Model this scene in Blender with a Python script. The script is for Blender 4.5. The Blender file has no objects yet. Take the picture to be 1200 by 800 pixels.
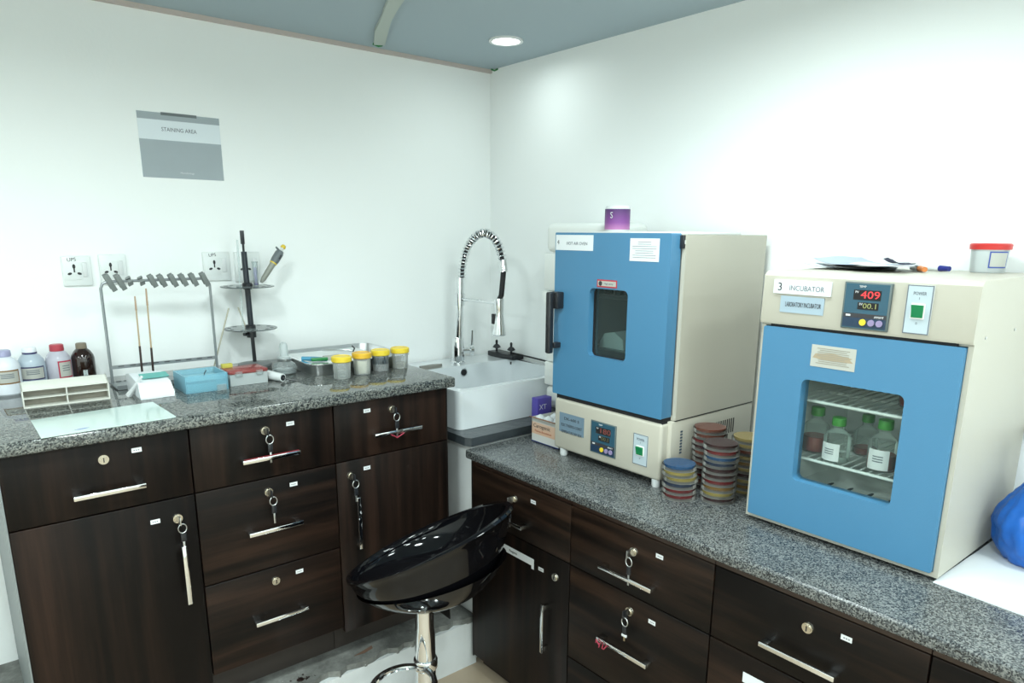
import bpy, bmesh, math, random
from mathutils import Vector, Matrix, noise
random.seed(7)
PI = math.pi
S = bpy.context.scene
COL = S.collection

# ------------------------------------------------------------------ camera
YAW, PITCH, ROLL, FL, PY = -39.6882, -13.4108, .3867, 827.118, 470.32
CAM = Vector((-2.0086, -2.5806, 1.5491))
_y, _p, _r = map(math.radians, (YAW, PITCH, ROLL))
FWD = Vector((math.sin(-_y)*math.cos(_p), math.cos(_y)*math.cos(_p), math.sin(_p)))
_rt = Vector((math.cos(_y), math.sin(_y), 0)); _up = _rt.cross(FWD)
RT = math.cos(_r)*_rt + math.sin(_r)*_up
UP = -math.sin(_r)*_rt + math.cos(_r)*_up
cd = bpy.data.cameras.new('camera'); cam = bpy.data.objects.new('camera', cd); COL.objects.link(cam)
cam.matrix_world = Matrix(((RT.x, UP.x, -FWD.x, CAM.x), (RT.y, UP.y, -FWD.y, CAM.y), (RT.z, UP.z, -FWD.z, CAM.z), (0, 0, 0, 1)))
cd.sensor_fit = 'HORIZONTAL'; cd.sensor_width = 36; cd.lens = FL/1200*36
cd.shift_y = (PY-400)/1200; cd.clip_start = .02
S.camera = cam

def at(u, v, **k):
    d = FWD + RT*((u-600)/FL) - UP*((v-PY)/FL)
    (a, c), = k.items(); i = 'xyz'.index(a)
    return CAM + d*((c-CAM[i])/d[i])

# ------------------------------------------------------------------ light
S.view_settings.view_transform = 'Standard'
S.view_settings.look = 'None'
S.view_settings.gamma = 1
S.view_settings.use_curve_mapping = False
S.view_settings.exposure = 0.0
W = bpy.data.worlds.new('world'); S.world = W; W.use_nodes = True
W.node_tree.nodes['Background'].inputs[0].default_value = (.8, .95, 1, 1)
W.node_tree.nodes['Background'].inputs[1].default_value = .3
ZC = 2.2268
LAMP_W = 19
LAMP_COL = (.87, 1.0, .985)
DOWNLIGHTS = [(-.255, -.42)] + [(-.75, -1.62), (-.75, -2.82)] + [(x, y) for y in (-1.45, -2.75, -4.0) for x in (-1.9, -3.3)] + [(-.7, -4.0)]

# ------------------------------------------------------------------ materials
def nt(name):
    m = bpy.data.materials.new(name); m.use_nodes = True
    return m, m.node_tree.nodes, m.node_tree.links, m.node_tree.nodes['Principled BSDF']
def srgb(r, g, b):
    f = lambda c: (c/255/12.92 if c/255 <= .04045 else ((c/255+.055)/1.055)**2.4)
    return (f(r)*ALB, f(g)*ALB, f(b)*ALB, 1)
ALB = .70          # overall reflectance of coloured things against the very white walls
MATS = {}
def plain(name, col, rough=.5, metal=0, bump=0, bscale=60, spec=.5, var=.0, coat=0):
    if name in MATS: return MATS[name]
    m, N, L, P = nt(name)
    P.inputs['Base Color'].default_value = col
    P.inputs['Roughness'].default_value = rough
    P.inputs['Metallic'].default_value = metal
    P.inputs['Specular IOR Level'].default_value = spec
    P.inputs['Coat Weight'].default_value = coat
    tc = N.new('ShaderNodeTexCoord')
    if var:
        n = N.new('ShaderNodeTexNoise'); n.inputs['Scale'].default_value = 9; n.inputs['Detail'].default_value = 5
        L.new(tc.outputs['Object'], n.inputs['Vector'])
        mx = N.new('ShaderNodeMix'); mx.data_type = 'RGBA'
        mx.inputs[6].default_value = tuple(c*(1-var) for c in col[:3])+(1,)
        mx.inputs[7].default_value = tuple(min(1, c*(1+var)) for c in col[:3])+(1,)
        L.new(n.outputs['Fac'], mx.inputs[0]); L.new(mx.outputs[2], P.inputs['Base Color'])
    if bump:
        n = N.new('ShaderNodeTexNoise'); n.inputs['Scale'].default_value = bscale; n.inputs['Detail'].default_value = 4
        L.new(tc.outputs['Object'], n.inputs['Vector'])
        b = N.new('ShaderNodeBump'); b.inputs['Strength'].default_value = bump; b.inputs['Distance'].default_value = .01
        L.new(n.outputs['Fac'], b.inputs['Height']); L.new(b.outputs['Normal'], P.inputs['Normal'])
    MATS[name] = m
    return m
def clear(name, col, opac=.25, rough=.08, body=None, ior=1.35):
    """clear or tinted plastic and thin glass: see-through with a glossy skin"""
    if name in MATS: return MATS[name]
    m, N, L, P = nt(name)
    P.inputs['Base Color'].default_value = body or col
    P.inputs['Roughness'].default_value = rough
    t = N.new('ShaderNodeBsdfTransparent'); t.inputs[0].default_value = col
    fr = N.new('ShaderNodeFresnel'); fr.inputs[0].default_value = ior
    ad = N.new('ShaderNodeMath'); ad.operation = 'ADD'; ad.use_clamp = True; ad.inputs[1].default_value = opac
    L.new(fr.outputs[0], ad.inputs[0])
    mx = N.new('ShaderNodeMixShader')
    L.new(ad.outputs[0], mx.inputs[0]); L.new(t.outputs[0], mx.inputs[1]); L.new(P.outputs[0], mx.inputs[2])
    L.new(mx.outputs[0], N['Material Output'].inputs[0])
    MATS[name] = m
    return m
def ramp(N, stops):
    r = N.new('ShaderNodeValToRGB')
    e = r.color_ramp.elements
    while len(e) < len(stops): e.new(.5)
    for k, (p, c) in zip(e, stops): k.position = p; k.color = c
    return r
def granite(name, gloss, tint, scale):
    m, N, L, P = nt(name)
    tc = N.new('ShaderNodeTexCoord')
    v = N.new('ShaderNodeTexVoronoi'); v.inputs['Scale'].default_value = scale; v.inputs['Randomness'].default_value = 1
    n = N.new('ShaderNodeTexNoise'); n.inputs['Scale'].default_value = scale*.55; n.inputs['Detail'].default_value = 3
    n2 = N.new('ShaderNodeTexNoise'); n2.inputs['Scale'].default_value = 9; n2.inputs['Detail'].default_value = 2
    for q in (v, n, n2): L.new(tc.outputs['Object'], q.inputs['Vector'])
    sep = N.new('ShaderNodeSeparateColor'); L.new(v.outputs['Color'], sep.inputs[0])
    a = N.new('ShaderNodeMath'); a.operation = 'MULTIPLY'; a.inputs[1].default_value = .55; L.new(sep.outputs[0], a.inputs[0])
    b = N.new('ShaderNodeMath'); b.operation = 'MULTIPLY_ADD'; b.inputs[1].default_value = .6; L.new(n.outputs['Fac'], b.inputs[0]); L.new(a.outputs[0], b.inputs[2])
    c = N.new('ShaderNodeMath'); c.operation = 'MULTIPLY_ADD'; c.inputs[1].default_value = .22; L.new(n2.outputs['Fac'], c.inputs[0]); L.new(b.outputs[0], c.inputs[2])
    r = ramp(N, [(.38, (.02*tint[0], .022*tint[1], .024*tint[2], 1)), (.54, (.075*tint[0], .08*tint[1], .085*tint[2], 1)),
                 (.70, (.17*tint[0], .18*tint[1], .18*tint[2], 1)), (.90, (.36*tint[0], .355*tint[1], .335*tint[2], 1))])
    L.new(c.outputs[0], r.inputs[0]); L.new(r.outputs[0], P.inputs['Base Color'])
    P.inputs['Roughness'].default_value = gloss
    return m
def wood(name, axis, dark, light):
    """dark wenge laminate, grain running along one axis"""
    m, N, L, P = nt(name)
    tc = N.new('ShaderNodeTexCoord'); mp = N.new('ShaderNodeMapping')
    sc = {'z': (26, 26, 1.1), 'x': (1.4, 26, 26), 'y': (26, 1.4, 26)}[axis]
    mp.inputs['Scale'].default_value = sc
    oi = N.new('ShaderNodeObjectInfo')
    ad = N.new('ShaderNodeVectorMath'); ad.operation = 'MULTIPLY_ADD'
    ad.inputs[1].default_value = (3.1, 3.1, 3.1)
    L.new(oi.outputs['Random'], ad.inputs[0]); L.new(tc.outputs['Object'], ad.inputs[2])
    L.new(ad.outputs[0], mp.inputs[0])
    n = N.new('ShaderNodeTexNoise'); n.inputs['Scale'].default_value = 1; n.inputs['Detail'].default_value = 6; n.inputs['Roughness'].default_value = .6
    L.new(mp.outputs[0], n.inputs['Vector'])
    mp2 = N.new('ShaderNodeMapping'); mp2.inputs['Scale'].default_value = tuple(.22*s for s in sc)
    L.new(ad.outputs[0], mp2.inputs[0])
    n2 = N.new('ShaderNodeTexNoise'); n2.inputs['Scale'].default_value = 1; n2.inputs['Detail'].default_value = 2
    L.new(mp2.outputs[0], n2.inputs['Vector'])
    mth = N.new('ShaderNodeMath'); mth.operation = 'MULTIPLY_ADD'; mth.inputs[1].default_value = .8
    sub = N.new('ShaderNodeMath'); sub.operation = 'SUBTRACT'; sub.inputs[1].default_value = .4
    L.new(n2.outputs['Fac'], mth.inputs[0]); L.new(n.outputs['Fac'], sub.inputs[0]); L.new(sub.outputs[0], mth.inputs[2])
    r = ramp(N, [(.36, dark), (.52, tuple((a*.65+b*.35) for a, b in zip(dark, light))), (.70, light)])
    L.new(mth.outputs[0], r.inputs[0]); L.new(r.outputs[0], P.inputs['Base Color'])
    P.inputs['Roughness'].default_value = .45
    P.inputs['Specular IOR Level'].default_value = .18
    b = N.new('ShaderNodeBump'); b.inputs['Strength'].default_value = .12; b.inputs['Distance'].default_value = .003
    L.new(n.outputs['Fac'], b.inputs['Height']); L.new(b.outputs['Normal'], P.inputs['Normal'])
    return m
def emit(name, col, s):
    m, N, L, P = nt(name)
    P.inputs['Base Color'].default_value = col
    P.inputs['Emission Color'].default_value = col; P.inputs['Emission Strength'].default_value = s
    return m
def gradient_print(name, axis, stops):
    """flat print that changes along a local axis (stops in metres)"""
    m, N, L, P = nt(name)
    tc = N.new('ShaderNodeTexCoord'); sx = N.new('ShaderNodeSeparateXYZ'); L.new(tc.outputs['Object'], sx.inputs[0])
    lo, hi = stops[0][0], stops[-1][0]
    mr = N.new('ShaderNodeMapRange'); mr.inputs[1].default_value = lo; mr.inputs[2].default_value = hi
    L.new(sx.outputs['XYZ'.index(axis)], mr.inputs[0])
    r = ramp(N, [((p-lo)/(hi-lo), c) for p, c in stops]); L.new(mr.outputs[0], r.inputs[0])
    L.new(r.outputs[0], P.inputs['Base Color']); P.inputs['Roughness'].default_value = .45
    return m
def worn_cement():
    m, N, L, P = nt('worn_cement')
    tc = N.new('ShaderNodeTexCoord')
    n = N.new('ShaderNodeTexNoise'); n.inputs['Scale'].default_value = 14; n.inputs['Detail'].default_value = 8; n.inputs['Roughness'].default_value = .7
    v = N.new('ShaderNodeTexVoronoi'); v.inputs['Scale'].default_value = 30
    L.new(tc.outputs['Object'], n.inputs['Vector']); L.new(tc.outputs['Object'], v.inputs['Vector'])
    r = ramp(N, [(.3, srgb(92, 92, 88)), (.55, srgb(136, 137, 132)), (.75, srgb(168, 170, 165))]); L.new(n.outputs['Fac'], r.inputs[0])
    s = ramp(N, [(.0, (1, 1, 1, 1)), (.10, (0, 0, 0, 1))]); L.new(v.outputs['Distance'], s.inputs[0])
    mx = N.new('ShaderNodeMix'); mx.data_type = 'RGBA'; mx.inputs[7].default_value = srgb(205, 208, 203)
    L.new(s.outputs[0], mx.inputs[0]); L.new(r.outputs[0], mx.inputs[6]); L.new(mx.outputs[2], P.inputs['Base Color'])
    P.inputs['Roughness'].default_value = .9
    b = N.new('ShaderNodeBump'); b.inputs['Strength'].default_value = .4; b.inputs['Distance'].default_value = .01
    L.new(n.outputs['Fac'], b.inputs['Height']); L.new(b.outputs['Normal'], P.inputs['Normal'])
    return m

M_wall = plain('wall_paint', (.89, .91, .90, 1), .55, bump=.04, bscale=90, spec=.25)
M_ceil = plain('ceiling_dim_tone', srgb(196, 213, 222), .8, spec=.2)  # base colour carries the blue-grey of weak light and white balance
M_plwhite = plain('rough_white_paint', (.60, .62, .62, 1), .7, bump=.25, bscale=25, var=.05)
M_cement = worn_cement()
M_floor = plain('floor_tile', srgb(190, 172, 148), .35, var=.08)
M_gr_l = granite('granite_polished', .06, (.52, .54, .52), 300)
M_gr_r = granite('granite_matte', .25, (.50, .52, .53), 360)
M_slab = plain('dark_slate', srgb(66, 72, 76), .25, var=.7, bump=.3, bscale=18)
DK, LT = srgb(14, 9, 7), srgb(50, 34, 26)
M_wv = wood('wenge_vertical', 'z', DK, LT)
M_whx = wood('wenge_horizontal_x', 'x', DK, srgb(54, 37, 28))
M_why = wood('wenge_horizontal_y', 'y', DK, srgb(60, 42, 31))
M_body = plain('wenge_carcass', srgb(26, 18, 14), .5)
M_strip = plain('wenge_edge', srgb(60, 42, 34), .4, var=.2)
M_lam = plain('grey_laminate', srgb(140, 146, 146), .5)
M_chrome = plain('chrome', (.82, .83, .84, 1), .07, 1)
M_steel = plain('brushed_steel', (.62, .63, .63, 1), .28, 1, bump=.03, bscale=200)
M_nickel = plain('nickel', (.62, .58, .50, 1), .22, 1)
M_brass = plain('brass', (.55, .42, .25, 1), .3, 1)
M_white = plain('white_plastic', (.66, .68, .68, 1), .35)
M_ceramic = plain('white_ceramic', (.66, .70, .72, 1), .08, coat=.5)
M_tag = plain('white_sticker', (.66, .67, .68, 1), .5)
M_black = plain('black_plastic', (.012, .013, .016, 1), .35)
M_gloss = plain('glossy_black', (.003, .003, .004, 1), .07, spec=.35)
M_rubber = plain('black_rubber', (.01, .01, .012, 1), .6)
M_dark = plain('dark_gap', (.006, .006, .007, 1), .8)
M_cream = plain('cream_powder_coat', srgb(208, 203, 188), .42, bump=.03, bscale=300)
M_blue = plain('blue_powder_coat', srgb(82, 143, 184), .38, bump=.03, bscale=300)
M_liner = plain('incubator_liner', srgb(250, 255, 250), .35)
M_ovliner = plain('oven_liner', srgb(170, 178, 178), .35, .2)
M_glass = clear('window_glass', (.96, .99, .975, 1), .012, .02, (.5, .6, .6, 1), 1.2)
M_dglass = clear('smoked_glass', (.72, .80, .78, 1), .05, .02, (.25, .3, .3, 1))
M_clear = clear('clear_plastic', (.9, .93, .93, 1), .16, .1, (.75, .8, .8, 1))
M_dish = clear('petri_plastic', (.985, .985, .98, 1), .028, .06, (.35, .35, .33, 1), 1.18)
M_frost = clear('frosted_plastic', (.82, .86, .86, 1), .45, .4, (.72, .77, .77, 1))
M_bluebox = clear('blue_clear_plastic', (.75, .93, .97, 1), .32, .2, (.36, .66, .78, 1))
M_paper = plain('paper', (.68, .71, .73, 1), .7)
M_ink = plain('ink', (.03, .03, .035, 1), .6)
M_greyink = plain('grey_ink', srgb(120, 128, 138), .6)
M_label = plain('cream_label', srgb(205, 205, 196), .6)
M_orange = plain('orange_plastic', srgb(222, 130, 60), .4)
M_yellow = plain('yellow_plastic', (.74, .54, .035, 1), .35)
M_green = plain('green_plastic', srgb(30, 140, 70), .35)
M_red = plain('red_plastic', srgb(222, 52, 48), .35)
M_pink = plain('pink_string', srgb(190, 60, 85), .7)
M_blueink = plain('blue_ink', srgb(60, 85, 175), .5)

# ------------------------------------------------------------------ helpers
class MB:
    def __init__(s): s.v = []; s.f = []
    def add(s, vs, fs, M=None):
        o = len(s.v)
        s.v += [(M @ Vector(q) if M else Vector(q)) for q in vs]
        s.f += [tuple(i+o for i in f) for f in fs]
        return s
    def box(s, x0, x1, y0, y1, z0, z1, bev=0, seg=2, M=None):
        x0, x1 = sorted((x0, x1)); y0, y1 = sorted((y0, y1)); z0, z1 = sorted((z0, z1))
        b = bmesh.new(); bmesh.ops.create_cube(b, size=1)
        for q in b.verts: q.co = Vector(((x0+x1)/2+q.co.x*(x1-x0), (y0+y1)/2+q.co.y*(y1-y0), (z0+z1)/2+q.co.z*(z1-z0)))
        if bev: bmesh.ops.bevel(b, geom=list(b.edges), offset=bev, segments=seg, affect='EDGES', profile=.5, clamp_overlap=True)
        b.verts.index_update()
        s.add([q.co.copy() for q in b.verts], [[q.index for q in f.verts] for f in b.faces], M); b.free()
        return s
    def lathe(s, prof, c=(0, 0, 0), seg=24, M=None):
        vs, fs = [], []
        n = len(prof)
        for r, z in prof:
            for k in range(seg):
                a = 2*PI*k/seg; vs.append((c[0]+r*math.cos(a), c[1]+r*math.sin(a), c[2]+z))
        for i in range(n-1):
            for k in range(seg):
                k2 = (k+1) % seg; fs.append((i*seg+k, i*seg+k2, (i+1)*seg+k2, (i+1)*seg+k))
        if prof[0][0] > 1e-6: fs.append(tuple(reversed(range(seg))))
        if prof[-1][0] > 1e-6: fs.append(tuple((n-1)*seg+k for k in range(seg)))
        return s.add(vs, fs, M)
    def cyl(s, a, b, r, seg=16, r2=None):
        a, b = Vector(a), Vector(b); d = b-a
        M = Matrix.Translation(a) @ d.to_track_quat('Z', 'Y').to_matrix().to_4x4()
        return s.lathe([(r, 0), (r if r2 is None else r2, d.length)], seg=seg, M=M)
    def tube(s, pts, r, seg=8, closed=False):
        pts = [Vector(p) for p in pts]; n = len(pts); vs, fs = [], []
        prev = None
        for i, p in enumerate(pts):
            if closed: d = pts[(i+1) % n]-pts[i-1]
            else: d = pts[min(i+1, n-1)]-pts[max(i-1, 0)]
            d.normalize()
            if prev is None:
                ref = Vector((0, 0, 1)) if abs(d.z) < .9 else Vector((1, 0, 0)); u = d.cross(ref).normalized()
            else:
                u = (prev-d*prev.dot(d)).normalized()
            prev = u; w = d.cross(u); rr = r[i] if isinstance(r, (list, tuple)) else r
            for k in range(seg):
                a = 2*PI*k/seg; vs.append(p+u*(rr*math.cos(a))+w*(rr*math.sin(a)))
        for i in range(n if closed else n-1):
            j = (i+1) % n
            for k in range(seg):
                k2 = (k+1) % seg; fs.append((i*seg+k, i*seg+k2, j*seg+k2, j*seg+k))
        if not closed:
            fs.append(tuple(reversed(range(seg)))); fs.append(tuple((n-1)*seg+k for k in range(seg)))
        return s.add(vs, fs)
    def prism(s, poly, axis, a0, a1, M=None):
        mk = {'x': lambda p, a: (a, p[0], p[1]), 'y': lambda p, a: (p[0], a, p[1]), 'z': lambda p, a: (p[0], p[1], a)}[axis]
        n = len(poly)
        vs = [mk(p, a0) for p in poly]+[mk(p, a1) for p in poly]
        fs = [tuple(range(n)), tuple(range(2*n-1, n-1, -1))]+[(i, (i+1) % n, n+(i+1) % n, n+i) for i in range(n)]
        return s.add(vs, fs, M)
    def ring(s, outer, inner, axis, a0, a1, inner1=None, outer1=None):
        """plate with a hole: outer and inner loops with equal counts"""
        mk = {'x': lambda p, a: (a, p[0], p[1]), 'y': lambda p, a: (p[0], a, p[1]), 'z': lambda p, a: (p[0], p[1], a)}[axis]
        n = len(outer)
        vs = [mk(p, a0) for p in outer]+[mk(p, a0) for p in inner]+[mk(p, a1) for p in (outer1 or outer)]+[mk(p, a1) for p in (inner1 or inner)]
        fs = []
        for i in range(n):
            j = (i+1) % n
            fs += [(i, j, n+j, n+i), (2*n+i, 3*n+i, 3*n+j, 2*n+j), (i, 2*n+i, 2*n+j, j), (n+i, n+j, 3*n+j, 3*n+i)]
        return s.add(vs, fs)
    def build(s, name, mat, parent=None, smooth=True, ang=35, world=True):
        me = bpy.data.meshes.new(name)
        vs = s.v
        if parent is not None and world:
            Mi = WM[parent.name].inverted(); vs = [Mi @ q for q in vs]
        me.from_pydata([tuple(q) for q in vs], [], s.f)
        b = bmesh.new(); b.from_mesh(me); bmesh.ops.recalc_face_normals(b, faces=b.faces); b.to_mesh(me); b.free()
        if smooth:
            me.shade_smooth(); me.set_sharp_from_angle(angle=math.radians(ang))
        me.materials.append(mat)
        o = bpy.data.objects.new(name, me); COL.objects.link(o)
        if parent is not None:
            o.parent = parent; WM[o.name] = WM[parent.name]
        else: WM[o.name] = Matrix.Identity(4)
        return o
WM = {}
def tag(o, label, cat=None, group=None, kind=None):
    if label: o['label'] = label
    if cat: o['category'] = cat
    if group: o['group'] = group
    if kind: o['kind'] = kind
    return o
def thing(name, label, cat, loc=(0, 0, 0), rz=0, group=None, kind=None):
    o = bpy.data.objects.new(name, None); o.empty_display_size = .05; COL.objects.link(o)
    o.location = loc; o.rotation_euler = (0, 0, rz)
    WM[o.name] = Matrix.Translation(Vector(loc)) @ Matrix.Rotation(rz, 4, 'Z')
    return tag(o, label, cat, group, kind)
def solo(o, label, cat, group=None, kind=None):
    """a thing that is one mesh: put its origin at its base"""
    me = o.data
    xs = [v.co for v in me.vertices]
    c = Vector(((min(v.x for v in xs)+max(v.x for v in xs))/2, (min(v.y for v in xs)+max(v.y for v in xs))/2, min(v.z for v in xs)))
    me.transform(Matrix.Translation(-c)); o.location = c
    WM[o.name] = Matrix.Translation(c)
    return tag(o, label, cat, group, kind)
def copy_tree(o, parent=None):
    c = o.copy(); COL.objects.link(c); c.parent = parent
    for ch in list(o.children): copy_tree(ch, c)
    return c
def rrect(x0, x1, z0, z1, r, n=5):
    out = []
    for cx, cz, a in ((x1-r, z1-r, 0), (x0+r, z1-r, 90), (x0+r, z0+r, 180), (x1-r, z0+r, 270)):
        for k in range(n+1):
            t = math.radians(a+90*k/n); out.append((cx+r*math.cos(t), cz+r*math.sin(t)))
    return out
LEFT_AX = Matrix(((1, 0, 0), (0, 0, -1), (0, 1, 0)))      # text facing -y
RIGHT_AX = Matrix(((0, 0, -1), (-1, 0, 0), (0, 1, 0)))    # text facing -x
def text(name, body, h, pos, ax, mat, parent, align='CENTER', width=None, shear=0, rot=0):
    """flat lettering standing .3 mm proud of what it is printed on"""
    cu = bpy.data.curves.new(name, 'FONT'); cu.body = body; cu.size = h*1.38; cu.align_x = align; cu.align_y = 'CENTER'
    cu.extrude = .0002; cu.resolution_u = 3; cu.shear = shear; cu.space_line = .85
    t = bpy.data.objects.new(name+'_src', cu); COL.objects.link(t)
    dg = bpy.context.evaluated_depsgraph_get()
    me = bpy.data.meshes.new_from_object(t.evaluated_get(dg))
    bpy.data.objects.remove(t); bpy.data.curves.remove(cu)
    if width and len(me.vertices):
        w = max(v.co.x for v in me.vertices)-min(v.co.x for v in me.vertices)
        me.transform(Matrix.Diagonal((width/w, 1, 1, 1)))
    M = Matrix.Translation(Vector(pos)) @ ax.to_4x4() @ Matrix.Rotation(rot, 4, 'Z')
    me.transform(WM[parent.name].inverted() @ M)
    me.materials.clear(); me.materials.append(mat)
    o = bpy.data.objects.new(name, me); COL.objects.link(o); o.parent = parent; WM[o.name] = WM[parent.name]
    return o

# ------------------------------------------------------------------ the room
RX, RY = -4.3, -4.6
def struct(name, mb, mat, label, parent=None, smooth=False):
    o = mb.build(name, mat, parent, smooth)
    if parent is None: tag(o, label, kind='structure')
    return o
struct('floor', MB().box(RX-.1, .1, RY-.1, .1, -.1, 0), M_floor, 'beige tiled floor')
struct('ceiling', MB().box(RX-.1, .1, RY-.1, .1, ZC, ZC+.1), M_ceil, 'flat ceiling, blue-grey of its weak light put in the colour')
struct('wall_left', MB().box(RX-.1, .1, 0, .1, 0, ZC), M_wall, 'white painted wall behind the staining counter')
struct('wall_right', MB().box(0, .1, RY-.1, 0, 0, ZC), M_wall, 'white painted wall behind the oven and incubator')
struct('wall_back', MB().box(RX-.1, 0, RY-.1, RY, 0, ZC), M_wall, 'white painted wall facing the staining counter')
struct('wall_far', MB().box(RX-.1, RX, RY, 0, 0, ZC), M_wall, 'white painted wall facing the incubators')
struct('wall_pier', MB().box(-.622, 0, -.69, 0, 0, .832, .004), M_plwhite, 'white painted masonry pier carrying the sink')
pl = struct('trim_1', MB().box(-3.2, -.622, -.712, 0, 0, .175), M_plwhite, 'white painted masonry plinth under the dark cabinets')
# cement cap with a chipped front edge
random.seed(3)
front = [(-3.2+i*.03, -.716+random.uniform(0, .022)) for i in range(86)]
poly = [(-3.2, 0)]+front+[(-.624, -.712), (-.624, 0)]
struct('cement_cap', MB().prism(poly, 'z', .172, .195), M_cement, '', pl)
# stains on the cap
stain = plain('dark_spill', srgb(45, 28, 24), .6)
mb = MB()
random.seed(5)
c0 = at(352, 796, z=.1955)
for k in range(26):
    r = .012 if k == 0 else random.uniform(.001, .004)
    d = Vector((random.gauss(0, .03), random.gauss(0, .012), 0)) if k else Vector((0, 0, 0))
    mb.lathe([(r, 0), (r*.9, .0006)], c0+d, 8)
mb.build('spill_spot', stain, pl)
c1 = at(425, 763, z=.1955)
chip = MB().prism([(-.035, -.006), (.01, .004), (.04, .012), (.035, -.004), (0, -.012)], 'z', .195, .1962, Matrix.Translation((c1.x, c1.y, 0)))
chip.build('bare_patch', plain('bare_brick', srgb(120, 92, 74), .9), pl)
struct('trim_2', MB().box(RX, 0, -.012, 0, ZC-.014, ZC), plain('pinkish_bead', srgb(225, 212, 205), .6), 'thin pale bead along the wall top')
# ceiling trunking
t = thing('cable_trunking', 'loose pale plastic trunking running across the blue-grey ceiling', 'trunking', (-.56, -.03, ZC))
pts0 = [at(444.5, 53, z=ZC-.012), at(447, 38, z=ZC-.012), at(452, 25, z=ZC-.012), at(459, 10, z=ZC-.012), at(466, -2, z=ZC-.012)]
dirn = (pts0[-1]-pts0[-2]).normalized()
pts = pts0+[pts0[-1]+dirn*.5, pts0[-1]+dirn*1.4]
mb = MB(); vs = []; fs = []
for i, p in enumerate(pts):
    d = (pts[min(i+1, len(pts)-1)]-pts[max(i-1, 0)]).normalized(); w = Vector((-d.y, d.x, 0))*.02
    w = w*(1+.15*math.sin(i*2.1))
    vs += [p-w+Vector((0, 0, .0115)), p-w+Vector((0, 0, 0)), p+w, p+w+Vector((0, 0, .0115))]
for i in range(len(pts)-1):
    for k in range(4): fs.append((i*4+k, i*4+(k+1) % 4, i*4+4+(k+1) % 4, i*4+4+k))
fs += [(0, 1, 2, 3), tuple(len(vs)-4+k for k in (3, 2, 1, 0))]
mb.add(vs, fs); mb.build('cover_strip', plain('pale_trunking', srgb(205, 216, 208), .6), t, ang=25)
p = pts0[0]
MB().tube([p+Vector((-.02, .012, .004)), p+Vector((.0, .006, -.002)), p+Vector((.018, .012, .004))], .004, 6).build('green_wire_end', M_green, t)
p = at(577, 82, z=ZC-.004)
solo(MB().tube([p+Vector((-.012, -.006, 0)), p+Vector((.002, -.012, -.004)), p+Vector((.006, -.03, 0))], .0035, 6).build('green_wire', M_green), 'short green wire end poking out where walls meet ceiling', 'wire')
# downlights: the first is seen, the unseen rest are added to light the room
M_lamp = emit('lamp_diffuser', (.93, 1, 1, 1), 5)
ltrim = plain('lamp_trim', (.8, .82, .82, 1), .4)
for i, (x, y) in enumerate(DOWNLIGHTS):
    lab = 'round recessed downlight in the ceiling above the sink corner' if i == 0 else 'unseen round downlight added in the ceiling to light the room'
    t = thing('ceiling_downlight', lab, 'light', (x, y, ZC), 0, 'recessed ceiling downlights')
    MB().ring([(x+.062*math.cos(a), y+.062*math.sin(a)) for a in [2*PI*k/32 for k in range(32)]],
              [(x+.05*math.cos(a), y+.05*math.sin(a)) for a in [2*PI*k/32 for k in range(32)]], 'z', ZC-.006, ZC).build('trim_ring', ltrim, t)
    MB().lathe([(.05, ZC-.003), (.05, ZC-.001)], (x, y, 0), 32).build('diffuser', M_lamp, t)
    ld = bpy.data.lights.new('downlight', 'AREA'); ld.shape = 'DISK'; ld.size = .1 if i == 0 else .3; ld.energy = LAMP_W*(.05 if i == 0 else .62 if i < 3 else 1.12)
    ld.color = LAMP_COL; ld.spread = math.radians(170)
    lo = bpy.data.objects.new('downlight_lamp', ld); COL.objects.link(lo); lo.parent = t; lo.location = (0, 0, -.012)

# ------------------------------------------------------------------ cabinets
YL, XR = -.675, -.65
class Face:
    def __init__(s, side): s.side = side
    def pt(s, h, z, d): return (h, YL-d, z) if s.side == 'L' else (XR-d, h, z)
    def px(s, u, v):
        if s.side == 'L': p = at(u, v, y=YL); return p.x, p.z
        p = at(u, v, x=XR); return p.y, p.z
    def box(s, mb, h0, h1, z0, z1, d0, d1, bev=0):
        a, b = s.pt(h0, z0, d0), s.pt(h1, z1, d1)
        return mb.box(a[0], b[0], a[1], b[1], a[2], b[2], bev)
    def ax(s): return LEFT_AX if s.side == 'L' else RIGHT_AX
    def cyl(s, mb, h, z, d0, d1, r, seg=16, r2=None): return mb.cyl(s.pt(h, z, d0), s.pt(h, z, d1), r, seg, r2)
    sgn = property(lambda s: 1 if s.side == 'L' else -1)
FL_, FR_ = Face('L'), Face('R')
def panel(F, name, t, h0, h1, z0, z1, mat, thick=.018):
    g = .0018
    h0, h1 = sorted((h0, h1))
    return F.box(MB(), h0+g, h1-g, z0+g, z1-g, -thick, 0, .0015).build(name, mat, t, ang=50)
def handle_h(F, par, a, b, red=False):
    (h0, z0), (h1, z1) = F.px(*a), F.px(*b); z = (z0+z1)/2; h0, h1 = sorted((h0, h1))
    mb = MB()
    F.box(mb, h0, h1, z-.006, z+.006, .02, .027, .0015)
    for q in (h0, h1-.02): F.box(mb, q, q+.02, z-.0055, z+.0055, 0, .022, .001)
    o = mb.build('handle', M_chrome, par); o['label'] = 'chrome bar handle'
    if red:
        F.box(MB(), h0+.004, h1-.004, z+.006, z+.0075, .021, .026).build('red_film', plain('red_film', srgb(150, 45, 55), .4), par)
def handle_v(F, par, a, b):
    (h0, z0), (h1, z1) = F.px(*a), F.px(*b); h = (h0+h1)/2; z0, z1 = sorted((z0, z1))
    mb = MB()
    F.box(mb, h-.006, h+.006, z0, z1, .02, .027, .0015)
    for q in (z0+.004, z1-.02): F.box(mb, h-.0055, h+.0055, q, q+.016, 0, .022, .001)
    o = mb.build('handle', M_chrome, par); o['label'] = 'chrome upright bar handle'
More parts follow.
